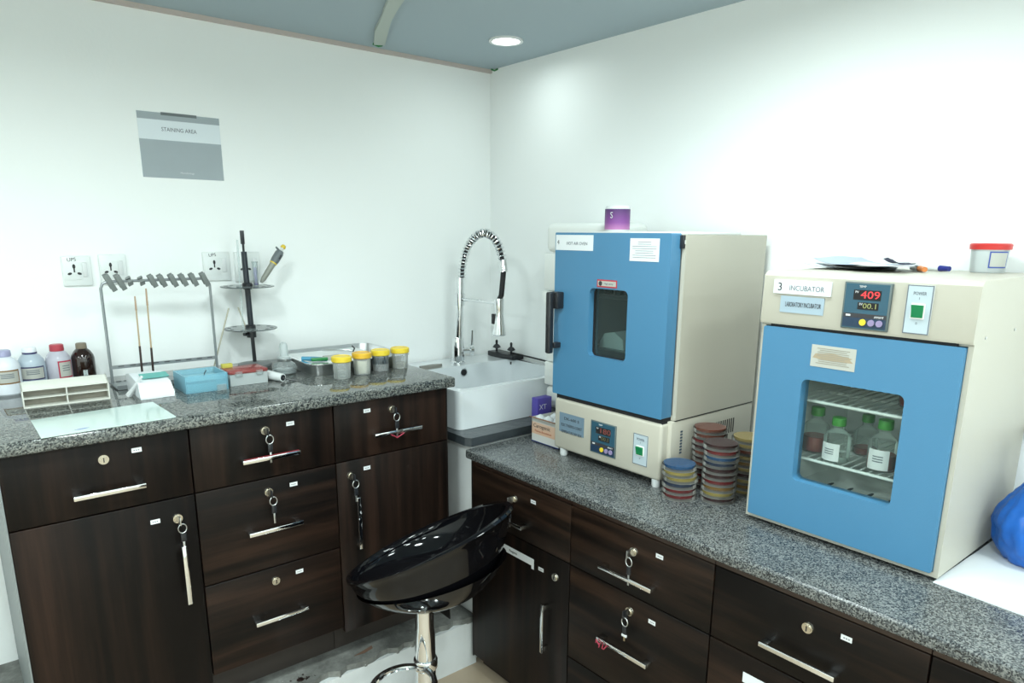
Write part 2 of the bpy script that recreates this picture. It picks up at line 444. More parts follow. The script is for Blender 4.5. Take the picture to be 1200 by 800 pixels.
def lock(F, par, uv, keys=0, tagcol=None, drop=.06):
    h, z = F.px(*uv)
    mb = MB(); F.cyl(mb, h, z, 0, .005, .0135, 20, .012); F.cyl(mb, h, z, .005, .008, .009, 16)
    mb.build('lock', M_nickel, par)
    F.box(MB(), h-.0012, h+.0012, z-.006, z+.006, .0078, .0086).build('keyhole', M_dark, par)
    if keys:
        s = F.sgn
        k1 = MB(); F.box(k1, h-.0015, h+.0015, z-.012, z+.010, .008, .030, .0005); k1.build('key', M_black if keys > 1 else M_steel, par)
        cz = z-.022; ch = h+.004*s
        mb = MB(); mb.tube([F.pt(ch+.0105*math.cos(2*PI*k/20), cz+.0125*math.sin(2*PI*k/20), .024) for k in range(20)], .0013, 6, True)
        mb.build('key_ring', M_steel, par)
        kz = cz-.012
        mb = MB(); F.box(mb, ch-.006, ch+.008, kz-.026, kz, .020, .024, .002); mb.build('key_head', M_black, par)
        mb = MB(); F.box(mb, ch-.002, ch+.0035, kz-.026-(drop-.03), kz-.024, .0212, .0228, .0006); mb.build('key_blade', M_brass if keys > 2 else M_steel, par)
        if keys > 2:
            mb = MB(); F.box(mb, ch-.0075, ch+.0095, kz-.033, kz-.026, .0195, .0245, .001); mb.build('key_tag', M_tag, par)
def sticker(F, par, uv):
    h, z = F.px(*uv)
    F.box(MB(), h-.0115, h+.0115, z-.0058, z+.0058, 0, .0007).build('number_sticker', M_tag, par)
    mb = MB()
    for k in range(3): F.box(mb, h-.007+k*.005, h-.004+k*.005, z-.0016, z+.0012, .0007, .0009)
    mb.build('sticker_print', M_greyink, par)

XL = [-1.9368, -1.5257, -1.1189, -.7124]
ZL0, ZLG, ZLK = 1.0506, .8672, .314
def carcass(F, t, h0, h1, z0, z1, depth, mat=M_body):
    h0, h1 = sorted((h0, h1))
    F.box(MB(), h0+.0008, h1-.0008, z0, z1, -depth, -.0185).build('carcass', mat, t, smooth=False)
def unit_left(i, label):
    h0, h1 = XL[i], XL[i+1]
    t = thing('base_cabinet', label, 'cabinet', ((h0+h1)/2, YL, .195), 0, 'dark wood cabinets under the staining counter')
    carcass(FL_, t, h0, h1, ZLK-.01, ZL0, .655)
    FL_.box(MB(), h0+.001, h1-.001, .195, ZLK-.01, -.655, -.085).build('toe_kick', plain('toe_kick_brown', srgb(60, 52, 47), .6, var=.2), t, smooth=False)
    return t, h0, h1
# unit with upper drawer and a door
t, h0, h1 = unit_left(0, 'dark wood cabinet with a drawer over one door, under the reagent bottles')
FL_.box(MB(), h0-.003, h0+.0006, .195, ZL0, -.655, -.0).build('end_panel', M_lam, t, smooth=False)
d = panel(FL_, 'drawer', t, h0, h1, ZLG, ZL0, M_wv)
handle_h(FL_, d, (84, 581), (169, 566)); lock(FL_, d, (121, 538)); sticker(FL_, d, (160, 527))
d = panel(FL_, 'door', t, h0, h1, ZLK-.02, ZLG, M_wv, .02)
handle_v(FL_, d, (214, 636), (219, 704)); lock(FL_, d, (208, 607), 1); sticker(FL_, d, (182, 611))
# three drawers
t, h0, h1 = unit_left(1, 'dark wood cabinet of three drawers between two door cabinets')
zm = FL_.px(318, 665)[1]
d = panel(FL_, 'drawer', t, h0, h1, ZLG, ZL0, M_wv)
handle_h(FL_, d, (281, 540), (348, 527), True); lock(FL_, d, (310, 504), 2); sticker(FL_, d, (340, 496))
d = panel(FL_, 'drawer', t, h0, h1, zm, ZLG, M_whx)
handle_h(FL_, d, (289, 625), (352, 608)); lock(FL_, d, (314.5, 576), 2); sticker(FL_, d, (344, 567))
d = panel(FL_, 'drawer', t, h0, h1, ZLK, zm, M_whx)
handle_h(FL_, d, (297, 728), (358, 709)); lock(FL_, d, (323, 680)); sticker(FL_, d, (351, 669))
# drawer and door beside the sink
t, h0, h1 = unit_left(2, 'dark wood cabinet with a drawer over one door, beside the sink')
FL_.box(MB(), h1-.0006, h1+.003, .195, ZL0, -.655, -.0).build('end_panel', M_body, t, smooth=False)
d = panel(FL_, 'drawer', t, h0, h1, ZLG, ZL0, M_wv)
handle_h(FL_, d, (435, 508), (490, 499)); lock(FL_, d, (459, 479), 2); sticker(FL_, d, (430, 481))
a = FL_.px(463, 504)
MB().tube([FL_.pt(a[0]-.03+.012*k/2+.006*math.sin(k), a[1]-.004-.012*math.sin(k*PI/7), .03) for k in range(8)], .0017, 6).build('pink_string', M_pink, d)
d = panel(FL_, 'door', t, h0, h1, ZLK-.02, ZLG, M_wv, .02)
handle_v(FL_, d, (417, 580), (419, 640)); lock(FL_, d, (411, 557), 2, drop=.05); sticker(FL_, d, (430, 548))

YR = [-.7324, -1.2161, -1.7042, -2.1793, -2.66]
ZR0, ZRG = .806, .5993
ZRS = .786
ZR3 = FR_.px(665, 768)[1]
def unit_right(i, label):
    h1, h0 = YR[i], YR[i+1]
    t = thing('base_cabinet', label, 'cabinet', (XR, (h0+h1)/2, 0), 0, 'dark wood cabinets under the oven counter')
    carcass(FR_, t, h0, h1, .05, ZR0-.0005, .63)
    FR_.box(MB(), h0+.001, h1-.001, ZRS+.001, ZR0, -.02, -.001).build('top_rail', M_strip, t, smooth=False)
    FR_.box(MB(), h0+.001, h1-.001, 0, .05, -.63, -.045).build('toe_kick', M_body, t, smooth=False)
    return t, h0, h1
t, h0, h1 = unit_right(0, 'dark wood cabinet with a drawer and paper-labelled door, by the sink pier')
FR_.box(MB(), h1-.0006, h1+.004, .05, ZR0, -.63, 0).build('end_panel', M_body, t, smooth=False)
d = panel(FR_, 'drawer', t, h0, h1, ZRG, ZRS, M_why)
a = FR_.px(618, 617); handle_h(FR_, d, (576, 597), (618, 617)); lock(FR_, d, (603, 584), 1); sticker(FR_, d, (625, 588))
d = panel(FR_, 'door', t, h0, h1, .055, ZRG, M_wv, .02)
handle_v(FR_, d, (641, 705), (642, 762)); lock(FR_, d, (651, 676)); sticker(FR_, d, (634, 667))
(pa, pz), (pb, pz2) = FR_.px(584, 637), FR_.px(625, 658)
zc = (pz+pz2)/2
FR_.box(MB(), min(pa, pb), max(pa, pb), zc-.014, zc+.010, 0, .001).build('paper_label', M_paper, d)
FR_.box(MB(), min(pa, pb)-.004, min(pa, pb)+.007, zc-.024, zc+.010, .001, .002).build('label_flap', M_paper, d)
text('label_print', 'Reagents', .008, FR_.pt((pa+pb)/2+.01, zc-.002, .0013), RIGHT_AX, M_ink, d)
t, h0, h1 = unit_right(1, 'dark wood cabinet of three drawers, keys hanging in two locks')
d = panel(FR_, 'drawer', t, h0, h1, ZRG, ZRS, M_why)
handle_h(FR_, d, (708, 661), (770, 688)); lock(FR_, d, (743, 646), 1); sticker(FR_, d, (773, 652))
d = panel(FR_, 'drawer', t, h0, h1, ZR3, ZRG, M_why)
handle_h(FR_, d, (706, 745), (764, 776)); lock(FR_, d, (738, 716), 3, drop=.05); sticker(FR_, d, (764, 729))
a = FR_.px(712, 748)
MB().tube([FR_.pt(a[0]+.016-.0045*k+.005*math.sin(k*2.2), a[1]-.008+.010*math.sin(k*1.7), .031) for k in range(10)], .0018, 6).build('pink_string', M_pink, d)
d = panel(FR_, 'drawer', t, h0, h1, .055, ZR3, M_why)
t, h0, h1 = unit_right(2, 'dark wood cabinet below the incubator, drawer lock without a key')
d = panel(FR_, 'drawer', t, h0, h1, ZRG, ZRS, M_why)
handle_h(FR_, d, (896, 747), (984, 793)); lock(FR_, d, (947, 735)); sticker(FR_, d, (992, 748))
d = panel(FR_, 'door', t, h0, h1, .055, ZRG, M_why)
h, z = FR_.px(884, 799); FR_.box(MB(), h-.03, h+.03, z-.014, z+.012, 0, .001).build('paper_label', M_paper, d)
t, h0, h1 = unit_right(3, 'plain dark wood cabinet end under the blue plastic bag')
panel(FR_, 'drawer', t, h0, h1, ZRG, ZRS, M_why); panel(FR_, 'door', t, h0, h1, .055, ZRG, M_why)

# ------------------------------------------------------------------ worktops, slab, sink
ZT, ZTR = 1.085, .838
def counter(name, x0, x1, y0, y1, z0, z1, mat, label):
    m = MB().box(x0, x1, y0, y1, z0, z1, .007, 3).build(name, mat, ang=40)
    return solo(m, label, 'worktop')
counter('granite_worktop', -1.958, -.690, -.700, -.0005, ZL0+.0005, ZT, M_gr_l, 'polished speckled grey granite worktop of the staining area')
counter('granite_worktop', -.672, -.0005, -2.66, -.722, ZR0+.0005, ZTR, M_gr_r, 'speckled grey granite worktop carrying oven and incubator')
sl = [(-.642, -.004), (-.642, -.68), (-.63, -.702), (-.35, -.699), (-.2, -.703), (-.004, -.70), (-.004, -.004)]
solo(MB().prism(sl, 'z', .8335, .8635).build('slate_slab', M_slab, smooth=False), 'dark slate slab under the white sink', 'slab')
t = thing('kitchen_sink', 'white ceramic apron sink on the dark slab in the corner', 'sink', (-.31, -.3, .8645))
ZS = 1.006
outer = rrect(-.61, -.008, -.602, -.012, .028, 6)
MB().ring(outer, rrect(-.575, -.045, -.565, -.20, .03, 6), 'z', .8645, ZS, rrect(-.583, -.037, -.573, -.192, .035, 6)).build('basin', M_ceramic, t, ang=50)
MB().box(-.585, -.035, -.575, -.18, .866, .885).build('basin_floor', M_ceramic, t)
mb = MB()
e = at(543, 436, y=-.197); e.z = min(e.z, .985)
mb.cyl((e.x, -.201, e.z), (e.x, -.194, e.z), .017, 20); mb.build('overflow_ring', M_chrome, t)
MB().cyl((e.x, -.203, e.z), (e.x, -.2005, e.z), .013, 20).build('overflow_hole', M_dark, t)
MB().lathe([(.032, .885), (.032, .888), (.012, .8885)], (-.31, -.38, 0), 24).build('drain', M_steel, t)
# tiling strip behind the sink rim
p = at(505, 431, z=ZS)
solo(MB().prism([(-.055, -.012), (-.02, -.02), (.04, -.016), (.056, 0), (.02, .014), (-.05, .010)], 'z', ZS+.0005, ZS+.012, Matrix.Translation((p.x, p.y, 0))).build('stone_offcut', plain('offcut_stone', srgb(150, 148, 140), .6, var=.25), smooth=False),
     'small grey stone offcut lying on the sink rim', 'stone')
# faucet
FX, FY = -.284, -.14
t = thing('kitchen_faucet', 'chrome spring-neck faucet with pull-down spray on the sink', 'faucet', (FX, FY, ZS))
def fy(z): return FY-.022*(z-ZS)/.36
MB().lathe([(.03, 0), (.03, .008), (.026, .012), (.025, .10), (.022, .112)], (FX, FY, ZS), 24).build('body', M_chrome, t)
MB().tube([(FX, fy(z), z) for z in (ZS+.1, 1.2, 1.37)], .0165, 16).build('column', M_chrome, t)
j = (FX, fy(1.28), 1.28)
MB().cyl((FX, fy(1.255), 1.255), (FX, fy(1.305), 1.305), .021, 20).build('column_collar', M_chrome, t)
hd = at(585, 357, x=FX)
MB().tube([j, (FX, hd.y, hd.z+.006)], .0065, 10).build('support_arm', M_chrome, t)
# lever on the right
MB().cyl((FX, FY, ZS+.055), (FX+.055, FY-.018, ZS+.055), .014, 16).build('valve', M_chrome, t)
MB().cyl((FX+.05, FY-.016, ZS+.055), (FX+.062, FY-.02, ZS+.055), .024, 20).build('lever_hub', M_chrome, t)
MB().tube([(FX+.058, FY-.02, ZS+.06), (FX+.058, FY-.024, ZS+.14)], [.006, .0045], 10).build('lever', M_chrome, t)
ctrl = [(541.5, 325), (542, 312), (544.5, 298), (550, 285), (558, 276), (568, 272), (578, 277), (584.5, 287), (588, 299), (589, 308)]
arc = [at(u, v, x=FX) for u, v in ctrl]
def resample(pts, n):
    L = [0]
    for a, b_ in zip(pts, pts[1:]): L.append(L[-1]+(b_-a).length)
    out = []
    for k in range(n):
        s = L[-1]*k/(n-1); i = max(j for j in range(len(L)) if L[j] <= s+1e-9); i = min(i, len(pts)-2)
        out.append(pts[i].lerp(pts[i+1], (s-L[i])/(L[i+1]-L[i])))
    return out
arc = resample(arc, 60)
for _ in range(4): arc = [arc[0]]+[(arc[i-1]+arc[i]*2+arc[i+1])/4 for i in range(1, 59)]+[arc[-1]]
MB().tube(arc, .008, 10).build('inner_hose', M_rubber, t)
# coil spring
coil = []; turns = 30; N_ = turns*12
rs = resample(arc, N_+1)
for k in range(N_+1):
    d = (rs[min(k+1, N_)]-rs[max(k-1, 0)]).normalized(); u = Vector((1, 0, 0)); w = d.cross(u).normalized()
    a = 2*PI*k/12; coil.append(rs[k]+u*(.0145*math.cos(a))+w*(.0145*math.sin(a)))
MB().tube(coil, .0034, 6).build('spring', M_chrome, t)
e = arc[-1]; dn = (arc[-1]-arc[-3]).normalized()
MB().cyl(e-dn*.01, e+dn*.035, .0165, 16).build('spring_collar', M_chrome, t)
hose = [e+dn*.03, at(589, 330, x=FX), at(587.5, 346, x=FX), Vector((FX, hd.y, hd.z+.02))]
MB().tube(resample(hose, 12), .0105, 12).build('hose', M_rubber, t)
hb = at(587, 393, x=FX)
MB().lathe([(.019, hd.z+.025), (.019, hd.z-.02), (.017, hd.z-.03), (.021, hd.z-.07), (.028, hb.z+.004), (.026, hb.z)], (FX, hd.y, 0), 24).build('spray_head', M_chrome, t)
MB().box(FX-.024, FX-.016, hd.y+.004, hd.y+.02, hd.z-.075, hd.z-.035, .003).build('spray_button', M_rubber, t)
# black valve bar with two hoses on the right wall
t = thing('wall_valve_bar', 'black twin valve bar on the wall above the sink', 'valve', (-.05, -.1, 1.0))
ya, za = at(574, 417, x=-.05).y, at(574, 417, x=-.05).z
yb = at(604, 416, x=-.05).y; zz = at(590, 416, x=-.05).z
MB().box(-.065, -.001, min(ya, -.002)-.002, yb, zz-.012, zz+.01, .004).build('bar', M_black, t)
for q in (580, 597):
    yq = at(q, 410, x=-.05).y
    MB().lathe([(.005, 0), (.005, .014), (.019, .02), (.012, .03), (.005, .034), (.006, .05), (.002, .054)], (-.04, yq, zz+.008), 14).build('knob', M_black, t)
    MB().lathe([(.004, .012), (.004, 0), (.009, -.002), (.009, -.014), (.004, -.018)], (-.04, yq, zz-.022), 12).build('outlet_nut', M_black, t)
for k, (q, q2) in enumerate(((413.5, 423), (420, 430.5))):
    a = at(600, q, x=-.03); b_ = at(640, q2, x=-.03); c = b_+(b_-a)*.8
    MB().tube([a, a.lerp(b_, .5)+Vector((0, 0, .001)), b_, c], .0038, 8).build('hose', M_rubber, t)

# wall purifier beside the oven
t = thing('water_purifier', 'tall cream plastic purifier on the wall behind the oven edge', 'purifier', (-.1, -.70, .89))
M_pur = plain('pale_cream_plastic', (.80, .82, .79, 1), .4)
y0, y1 = -.915, -.606
MB().box(-.215, -.001, y0, y1, 1.482, 1.586, .022, 4).build('top_cover', M_pur, t)
MB().box(-.22, -.001, y0-.002, y1, 1.345, 1.478, .006).build('upper_tank', M_pur, t)
MB().prism([(y1, 1.34), (y1+.012, 1.335), (y1+.006, 1.318), (y1-.02, 1.27), (y1-.02, 1.08), (y0, 1.08), (y0, 1.34)], 'x', -.218, -.001).build('front_cover', M_pur, t)
MB().box(-.216, -.001, y0, y1-.006, .985, 1.076, .006).build('filter_housing', M_pur, t)
MB().box(-.212, -.001, y0, y1-.006, .895, .981, .02, 4).build('base_tank', M_pur, t)

# ------------------------------------------------------------------ hot air oven
t = thing('hot_air_oven', 'cream hot air oven with blue door and small window', 'oven', (-.25, -1.165, ZTR))
XF = -.469; oy0, oy1 = -1.394, -.938
bz0, bz1 = .862, 1.548
def shell(x0, x1, y0, y1, z0, z1, w):
    m = MB()
    m.box(x0, x1, y0, y0+w, z0, z1); m.box(x0, x1, y1-w, y1, z0, z1)
    m.box(x0, x1, y0+w, y1-w, z0, z0+w); m.box(x0, x1, y0+w, y1-w, z1-w, z1); m.box(x1-w, x1, y0+w, y1-w, z0+w, z1-w)
    return m
shell(XF+.044, -.035, oy0, oy1, 1.036, bz1, .012).build('casing', M_cream, t, smooth=False)
lin = MB(); x0, x1, ya, yb, za, zb = XF+.05, -.10, oy0+.05, oy1-.05, 1.08, bz1-.05
for a in ((x0, x1, ya-.004, ya, za, zb), (x0, x1, yb, yb+.004, za, zb), (x0, x1, ya, yb, za-.004, za), (x0, x1, ya, yb, zb, zb+.004), (x1, x1+.004, ya, yb, za, zb)): lin.box(*a)
lin.ring([(oy0+.013, 1.049), (oy1-.013, 1.049), (oy1-.013, bz1-.013), (oy0+.013, bz1-.013)], [(ya, za), (yb, za), (yb, zb), (ya, zb)], 'x', x0-.001, x0+.002)
lin.build('liner', M_ovliner, t, smooth=False)
for zq in (1.2, 1.36):
    s = MB()
    for k in range(9): s.cyl((x0+.02, ya+.02+k*(yb-ya-.04)/8, zq), (x1, ya+.02+k*(yb-ya-.04)/8, zq), .0022, 6)
    s.cyl((x0+.02, ya, zq), (x0+.02, yb, zq), .004, 8); s.cyl((x1-.01, ya, zq), (x1-.01, yb, zq), .004, 8)
    s.build('wire_shelf', M_steel, t)
# base with control panel
MB().box(XF, XF+.042, -1.382, -.943, bz0, 1.030, .009, 3).build('control_fascia', M_cream, t)
MB().box(XF+.03, -.035, oy0, oy1, bz0, 1.034, .002).build('base', M_cream, t)
MB().box(XF+.008, XF+.05, -1.378, -.945, 1.028, 1.046).build('door_gap', M_dark, t)
mb = MB()
for k in range(10): mb.box(-.235+k*.011, -.2305+k*.011, oy0-.0008, oy0+.004, .955, 1.0)
mb.build('side_vent', M_dark, t)
mb = MB()
for k in range(8): mb.box(-.398, -.388, oy0-.0008, oy0+.004, .935+k*.009, .940+k*.009)
mb.build('side_louvre', plain('louvre_blue_grey', srgb(70, 90, 110), .5), t)
mb = MB(); a = (-.42, 1.037); mb.box(-.425, -.036, oy0-.0006, oy0+.003, 1.0345, 1.0375); mb.build('side_seam', M_dark, t)
# door
wy = sorted((at(691, 336, x=XF).y, at(736, 340, x=XF).y)); wz = sorted((at(690, 337, x=XF).z, at(712, 421, x=XF).z))
dy0, dy1, dz0, dz1 = -1.379, -.932, 1.044, 1.552
win = rrect(wy[0], wy[1], wz[0], wz[1], .016, 5)
dr = MB().ring(rrect(dy0, dy1, dz0, dz1, .004, 5), win, 'x', XF, XF+.042).build('door', M_blue, t, ang=50)
MB().box(XF+.026, XF+.030, wy[0]-.001, wy[1]+.001, wz[0]-.001, wz[1]+.001).build('window_pane', M_dglass, dr)
MB().ring(rrect(wy[0]-.002, wy[1]+.002, wz[0]-.002, wz[1]+.002, .017, 5), rrect(wy[0]+.003, wy[1]-.003, wz[0]+.003, wz[1]-.003, .014, 5), 'x', XF+.020, XF+.026).build('window_gasket', M_rubber, dr)
ht, hb2 = at(654, 342, x=XF-.02), at(650, 412, x=XF-.02)
hy = -.955
mb = MB(); mb.box(XF-.05, XF-.028, hy-.009, hy+.011, hb2.z-.004, ht.z, .006, 3); mb.box(XF-.03, XF, hy-.022, hy+.010, ht.z-.052, ht.z, .004); mb.box(XF-.03, XF, hy-.012, hy+.006, hb2.z+.012, hb2.z+.03, .003)
mb.box(XF-.034, XF-.012, hy+.008, hy+.020, ht.z-.05, ht.z-.02, .003)
mb.build('handle', M_black, dr)
# hinge
a = at(800, 282, y=dy0)
MB().box(XF+.036, XF+.056, dy0-.012, dy0+.02, 1.512, 1.547, .002).build('hinge', M_black, dr)
MB().box(XF+.04, XF+.050, dy0-.0135, dy0-.011, 1.524, 1.534).build('hinge_pin', M_chrome, dr)
# paper labels on the door
def face_rect(name, xf, tl, br, mat, par, th=.0008, off=0):
    p, q = at(*tl, x=xf), at(*br, x=xf)
    ya, yb = sorted((p.y, q.y)); za, zb = sorted((p.z, q.z))
    MB().box(xf-th-off, xf-off, ya, yb, za, zb).build(name, mat, par)
    return ya, yb, za, zb
ya, yb, za, zb = face_rect('name_label', XF, (652, 275), (695, 294), M_paper, dr)
text('name_print', '4', .014, (XF-.001, yb-.011, za+.023), RIGHT_AX, M_ink, dr)
text('name_print', 'HOT AIR OVEN', .0095, (XF-.001, (ya+yb)/2-.012, za+.020), RIGHT_AX, M_greyink, dr, width=.088)
ya, yb, za, zb = face_rect('notice_label', XF, (739, 279), (772, 307), M_paper, dr)
mb = MB(); random.seed(2)
for k in range(8):
    w = (yb-ya)*(.45 if k < 2 else random.uniform(.6, .84)); zq = zb-.010-k*(zb-za-.016)/7.6
    c = (ya+yb)/2; mb.box(XF-.0011, XF-.0008, c-w/2, c+w/2, zq, zq+.0011)
mb.build('notice_print', M_greyink, dr)
ya, yb, za, zb = face_rect('warning_label', XF, (700, 327), (723, 338), plain('warning_red', srgb(205, 60, 75), .5), dr)
MB().box(XF-.0012, XF-.0008, ya+.004, yb-.004, za+.004, zb-.004).build('warning_panel', M_label, dr)
MB().cyl((XF-.0015, yb-.014, (za+zb)/2), (XF-.0012, yb-.014, (za+zb)/2), .007, 14).build('warning_mark', M_ink, dr)
text('warning_print', 'High temp.', .006, (XF-.0013, (ya+yb)/2-.008, (za+zb)/2), RIGHT_AX, M_greyink, dr, width=.036)
# fascia
ya, yb, za, zb = face_rect('model_plate', XF, (656, 482), (684, 513), plain('plate_blue', srgb(128, 152, 170), .4), t)
c = (ya+yb)/2
for k, (s, w) in enumerate((('DK-600 S', .6), ('ELEC THERMO-CONST', .84), ('TEMPERATURE DRY BOX', .84))):
    text('plate_print', s, .0095, (XF-.001, c, zb-.018-k*.022), RIGHT_AX, M_ink, t, width=(yb-ya)*w)
M_disp = plain('display_blue', srgb(58, 98, 118), .25)
def controller(t, XF, box, red, strength, bright):
    ya, yb, za, zb = box
    w, h = yb-ya, zb-za
    P = lambda f: yb-f*w       # fraction from the viewer's left
    Zf = lambda f: zb-f*h      # fraction from the top
    MB().box(XF-.004, XF, ya, yb, za, zb, .0015).build('controller_frame', plain('bezel_grey', srgb(105, 118, 118), .4), t)
    b = lambda n, f0, f1, g0, g1, m, d=.0045: MB().box(XF-d, XF-.003, P(f1), P(f0), Zf(g1), Zf(g0)).build(n, m, t)
    b('controller_face', .04, .96, .03, .97, M_disp, .0043)
    b('controller_band', .04, .96, .66, .75, M_ink, .0048)
    b('controller_footer', .04, .96, .75, .95, plain('display_navy', srgb(38, 62, 88), .3), .0046)
    b('display_window', .22, .80, .16, .37, M_dark, .0049); b('display_window', .33, .77, .42, .57, M_dark, .0049)
    text('display_digits', red, h*.16, (XF-.0052, P(.58), Zf(.265)), RIGHT_AX, emit('led_red_'+t.name, srgb(235, 60, 65) if strength > .5 else srgb(150, 78, 72), strength), t, width=w*.40)
    text('display_digits', '00.1', h*.11, (XF-.0052, P(.60), Zf(.495)), RIGHT_AX, emit('led_dim_'+t.name, srgb(150, 155, 100) if strength > .5 else srgb(110, 112, 78), strength*.5), t, width=w*.28)
    text('display_print', 'PV', h*.05, (XF-.0052, P(.29), Zf(.21)), RIGHT_AX, M_tag, t)
    text('display_print', 'SV', h*.05, (XF-.0052, P(.40), Zf(.46)), RIGHT_AX, M_tag, t)
    text('display_print', 'TEMP', h*.045, (XF-.0047, P(.40), Zf(.09)), RIGHT_AX, M_tag, t)
    text('brand_print', 'smart', h*.06, (XF-.0052, P(.80), Zf(.705)), RIGHT_AX, M_tag, t, shear=.3)
    MB().box(XF-.0052, XF-.0047, P(.20), P(.10), Zf(.725), Zf(.685)).build('brand_mark', M_tag, t)
    for f, m in ((.48, M_yellow), (.66, plain('lilac_button', srgb(165, 150, 190), .4)), (.83, plain('lilac_button', srgb(165, 150, 190), .4))):
        MB().cyl((XF-.0045, P(f), Zf(.84)), (XF-.007, P(f), Zf(.84)), w*.07, 16).build('button', m, t)
def switch(t, XF, box):
    ya, yb, za, zb = box; c = (ya+yb)/2; w, h = yb-ya, zb-za
    MB().box(XF-.0012, XF, ya, yb, za, zb).build('switch_plate', plain('plate_pale_blue', srgb(205, 220, 228), .4), t)
    MB().ring([(ya, za), (yb, za), (yb, zb), (ya, zb)], [(ya+.002, za+.002), (yb-.002, za+.002), (yb-.002, zb-.002), (ya+.002, zb-.002)], 'x', XF-.0014, XF-.001).build('plate_border', M_greyink, t)
    text('switch_print', 'POWER', w*.14, (XF-.0015, c, zb-h*.17), RIGHT_AX, M_greyink, t, width=w*.5)
    zc = za+h*.47
    MB().box(XF-.0035, XF-.001, c-w*.27, c+w*.27, zc-h*.16, zc+h*.16, .001).build('switch_bezel', plain('switch_bezel_white', (.75, .74, .72, 1), .4), t)
    MB().prism([(XF-.0045, zc-h*.13), (XF-.0095, zc+h*.13), (XF-.001, zc+h*.13), (XF-.001, zc-h*.13)], 'y', c-w*.22, c+w*.22).build('rocker_switch', emit('rocker_green', srgb(10, 135, 80), .15), t, smooth=False)
    text('switch_print', '1', w*.1, (XF-.0015, c, zb-h*.27), RIGHT_AX, M_greyink, t); text('switch_print', '0', w*.1, (XF-.0015, c, za+h*.22), RIGHT_AX, M_greyink, t)
p, q = at(693.5, 491, x=XF), at(721.5, 538, x=XF)
p2, q2 = at(721.5, 499, x=XF), at(693.5, 528, x=XF)
controller(t, XF, (q.y, p.y, (q.z+q2.z)/2, (p.z+p2.z)/2), '180', .04, 1)
p, q = at(743, 505, x=XF), at(758, 549, x=XF)
switch(t, XF, (q.y, p.y, q.z+.004, p.z-.004))
for x in (-.452, -.08):
    for y in (-.975, -1.36): MB().lathe([(.011, 0), (.013, .004), (.013, .026)], (x, y, ZTR), 16).build('foot', M_white, t)

# things in and on the oven
x0o = XF+.07
g = thing('wrapped_bundle', 'small white bundle on the shelf inside the oven window', 'bundle', (-.33, -1.11, 1.205))
MB().prism([(-1.16, 1.2035), (-1.155, 1.235), (-1.12, 1.255), (-1.08, 1.248), (-1.06, 1.22), (-1.06, 1.2035)], 'x', -.39, -.27).build('wrap', M_paper, g)
for k, (yy, hh, wh) in enumerate(((-1.135, .045, 'on the hinge side of the oven shelf'), (-1.09, .04, 'between two others on the oven shelf'), (-1.045, .05, 'on the handle side of the oven shelf'))):
    solo(MB().lathe([(.014, 0), (.015, .02), (.013, hh-.008), (.008, hh-.004), (.008, hh)], (-.34, yy, 1.3645), 14).build('vial', plain('vial_grey', srgb(52, 58, 60), .3)),
         'dark stoppered vial '+wh, 'vial', 'vials inside the oven')
M_foam = plain('white_foam', (.74, .76, .75, 1), .6)
solo(MB().box(-.34, -.08, -1.335, -.965, 1.5485, 1.556, .002).build('foam_tray', M_foam), 'flat white foam tray lying on top of the oven', 'tray')
p = at(715.5, 271, x=-.28); a = at(701, 270, x=-.28).y; b_ = at(730, 270, x=-.28).y; r = abs(a-b_)/2*.76
jt = at(715, 241, x=-.28).z
zj = 1.5565
t = thing('specimen_jar', 'small jar with purple and pink printed label, on the oven', 'jar', (-.25, p.y, zj))
hj = jt-zj
MB().lathe([(r*.95, 0), (r*.97, .003), (r*.97, hj-.006), (r*.9, hj)], (-.25, p.y, zj), 28).build('body', M_white, t)
M_purple = gradient_print('purple_label', 'Z', [(0, srgb(225, 150, 205)), (hj*.35, srgb(150, 80, 165)), (hj*.9, srgb(84, 48, 110))])
MB().lathe([(r, .006), (r, hj-.010)], (-.25, p.y, zj), 28).build('label', M_purple, t)
text('label_print', 'S', .02, (-.25-r-.0006, p.y-.012, zj+hj*.62), RIGHT_AX, M_tag, t)

# cartons beside the oven
t = thing('carton', 'open white and orange carton tucked beside the oven', 'carton', (-.40, -.86, ZTR))
M_cart = gradient_print('carton_print', 'Z', [(0, srgb(40, 60, 150)), (.004, srgb(40, 60, 150)), (.0045, srgb(232, 232, 228)), (.03, srgb(235, 232, 226)), (.0305, srgb(240, 196, 165)), (.072, srgb(240, 205, 180)), (.0725, srgb(235, 235, 230)), (.1, srgb(235, 235, 230))])
cx0, cx1, cy0, cy1, cz = -.428, -.30, -.925, -.785, .088
mb = MB()
mb.box(cx0, cx0+.002, cy0, cy1, ZTR, ZTR+cz); mb.box(cx1-.002, cx1, cy0, cy1, ZTR, ZTR+cz); mb.box(cx0, cx1, cy1-.002, cy1, ZTR, ZTR+cz); mb.box(cx0, cx1, cy0, cy0+.002, ZTR, ZTR+cz); mb.box(cx0, cx1, cy0, cy1, ZTR, ZTR+.002)
mb.build('box', M_cart, t, smooth=False)
MB().prism([(cx0, ZTR+cz), (cx0-.022, ZTR+cz+.006), (cx0-.022, ZTR+cz+.0075), (cx0, ZTR+cz+.0015)], 'y', cy0, cy1-.01).build('flap', plain('carton_brown', srgb(165, 115, 80), .8), t, smooth=False)
text('carton_print', 'Carogenic', .014, (cx0-.0006, -.838, ZTR+.060), RIGHT_AX, M_ink, t, width=.085)
text('carton_print', 'Pharma Biosciences', .007, (cx0-.0006, -.845, ZTR+.042), RIGHT_AX, plain('orange_ink', srgb(205, 110, 75), .6), t, width=.085)
mb = MB()
for k, (xx, yy) in enumerate(((-.40, -.80), (-.395, -.835), (-.38, -.87), (-.35, -.82))): mb.lathe([(.004, .03), (.018, .045), (.022, .065), (.017, .085), (.004, .094)], (xx, yy, ZTR), 12)
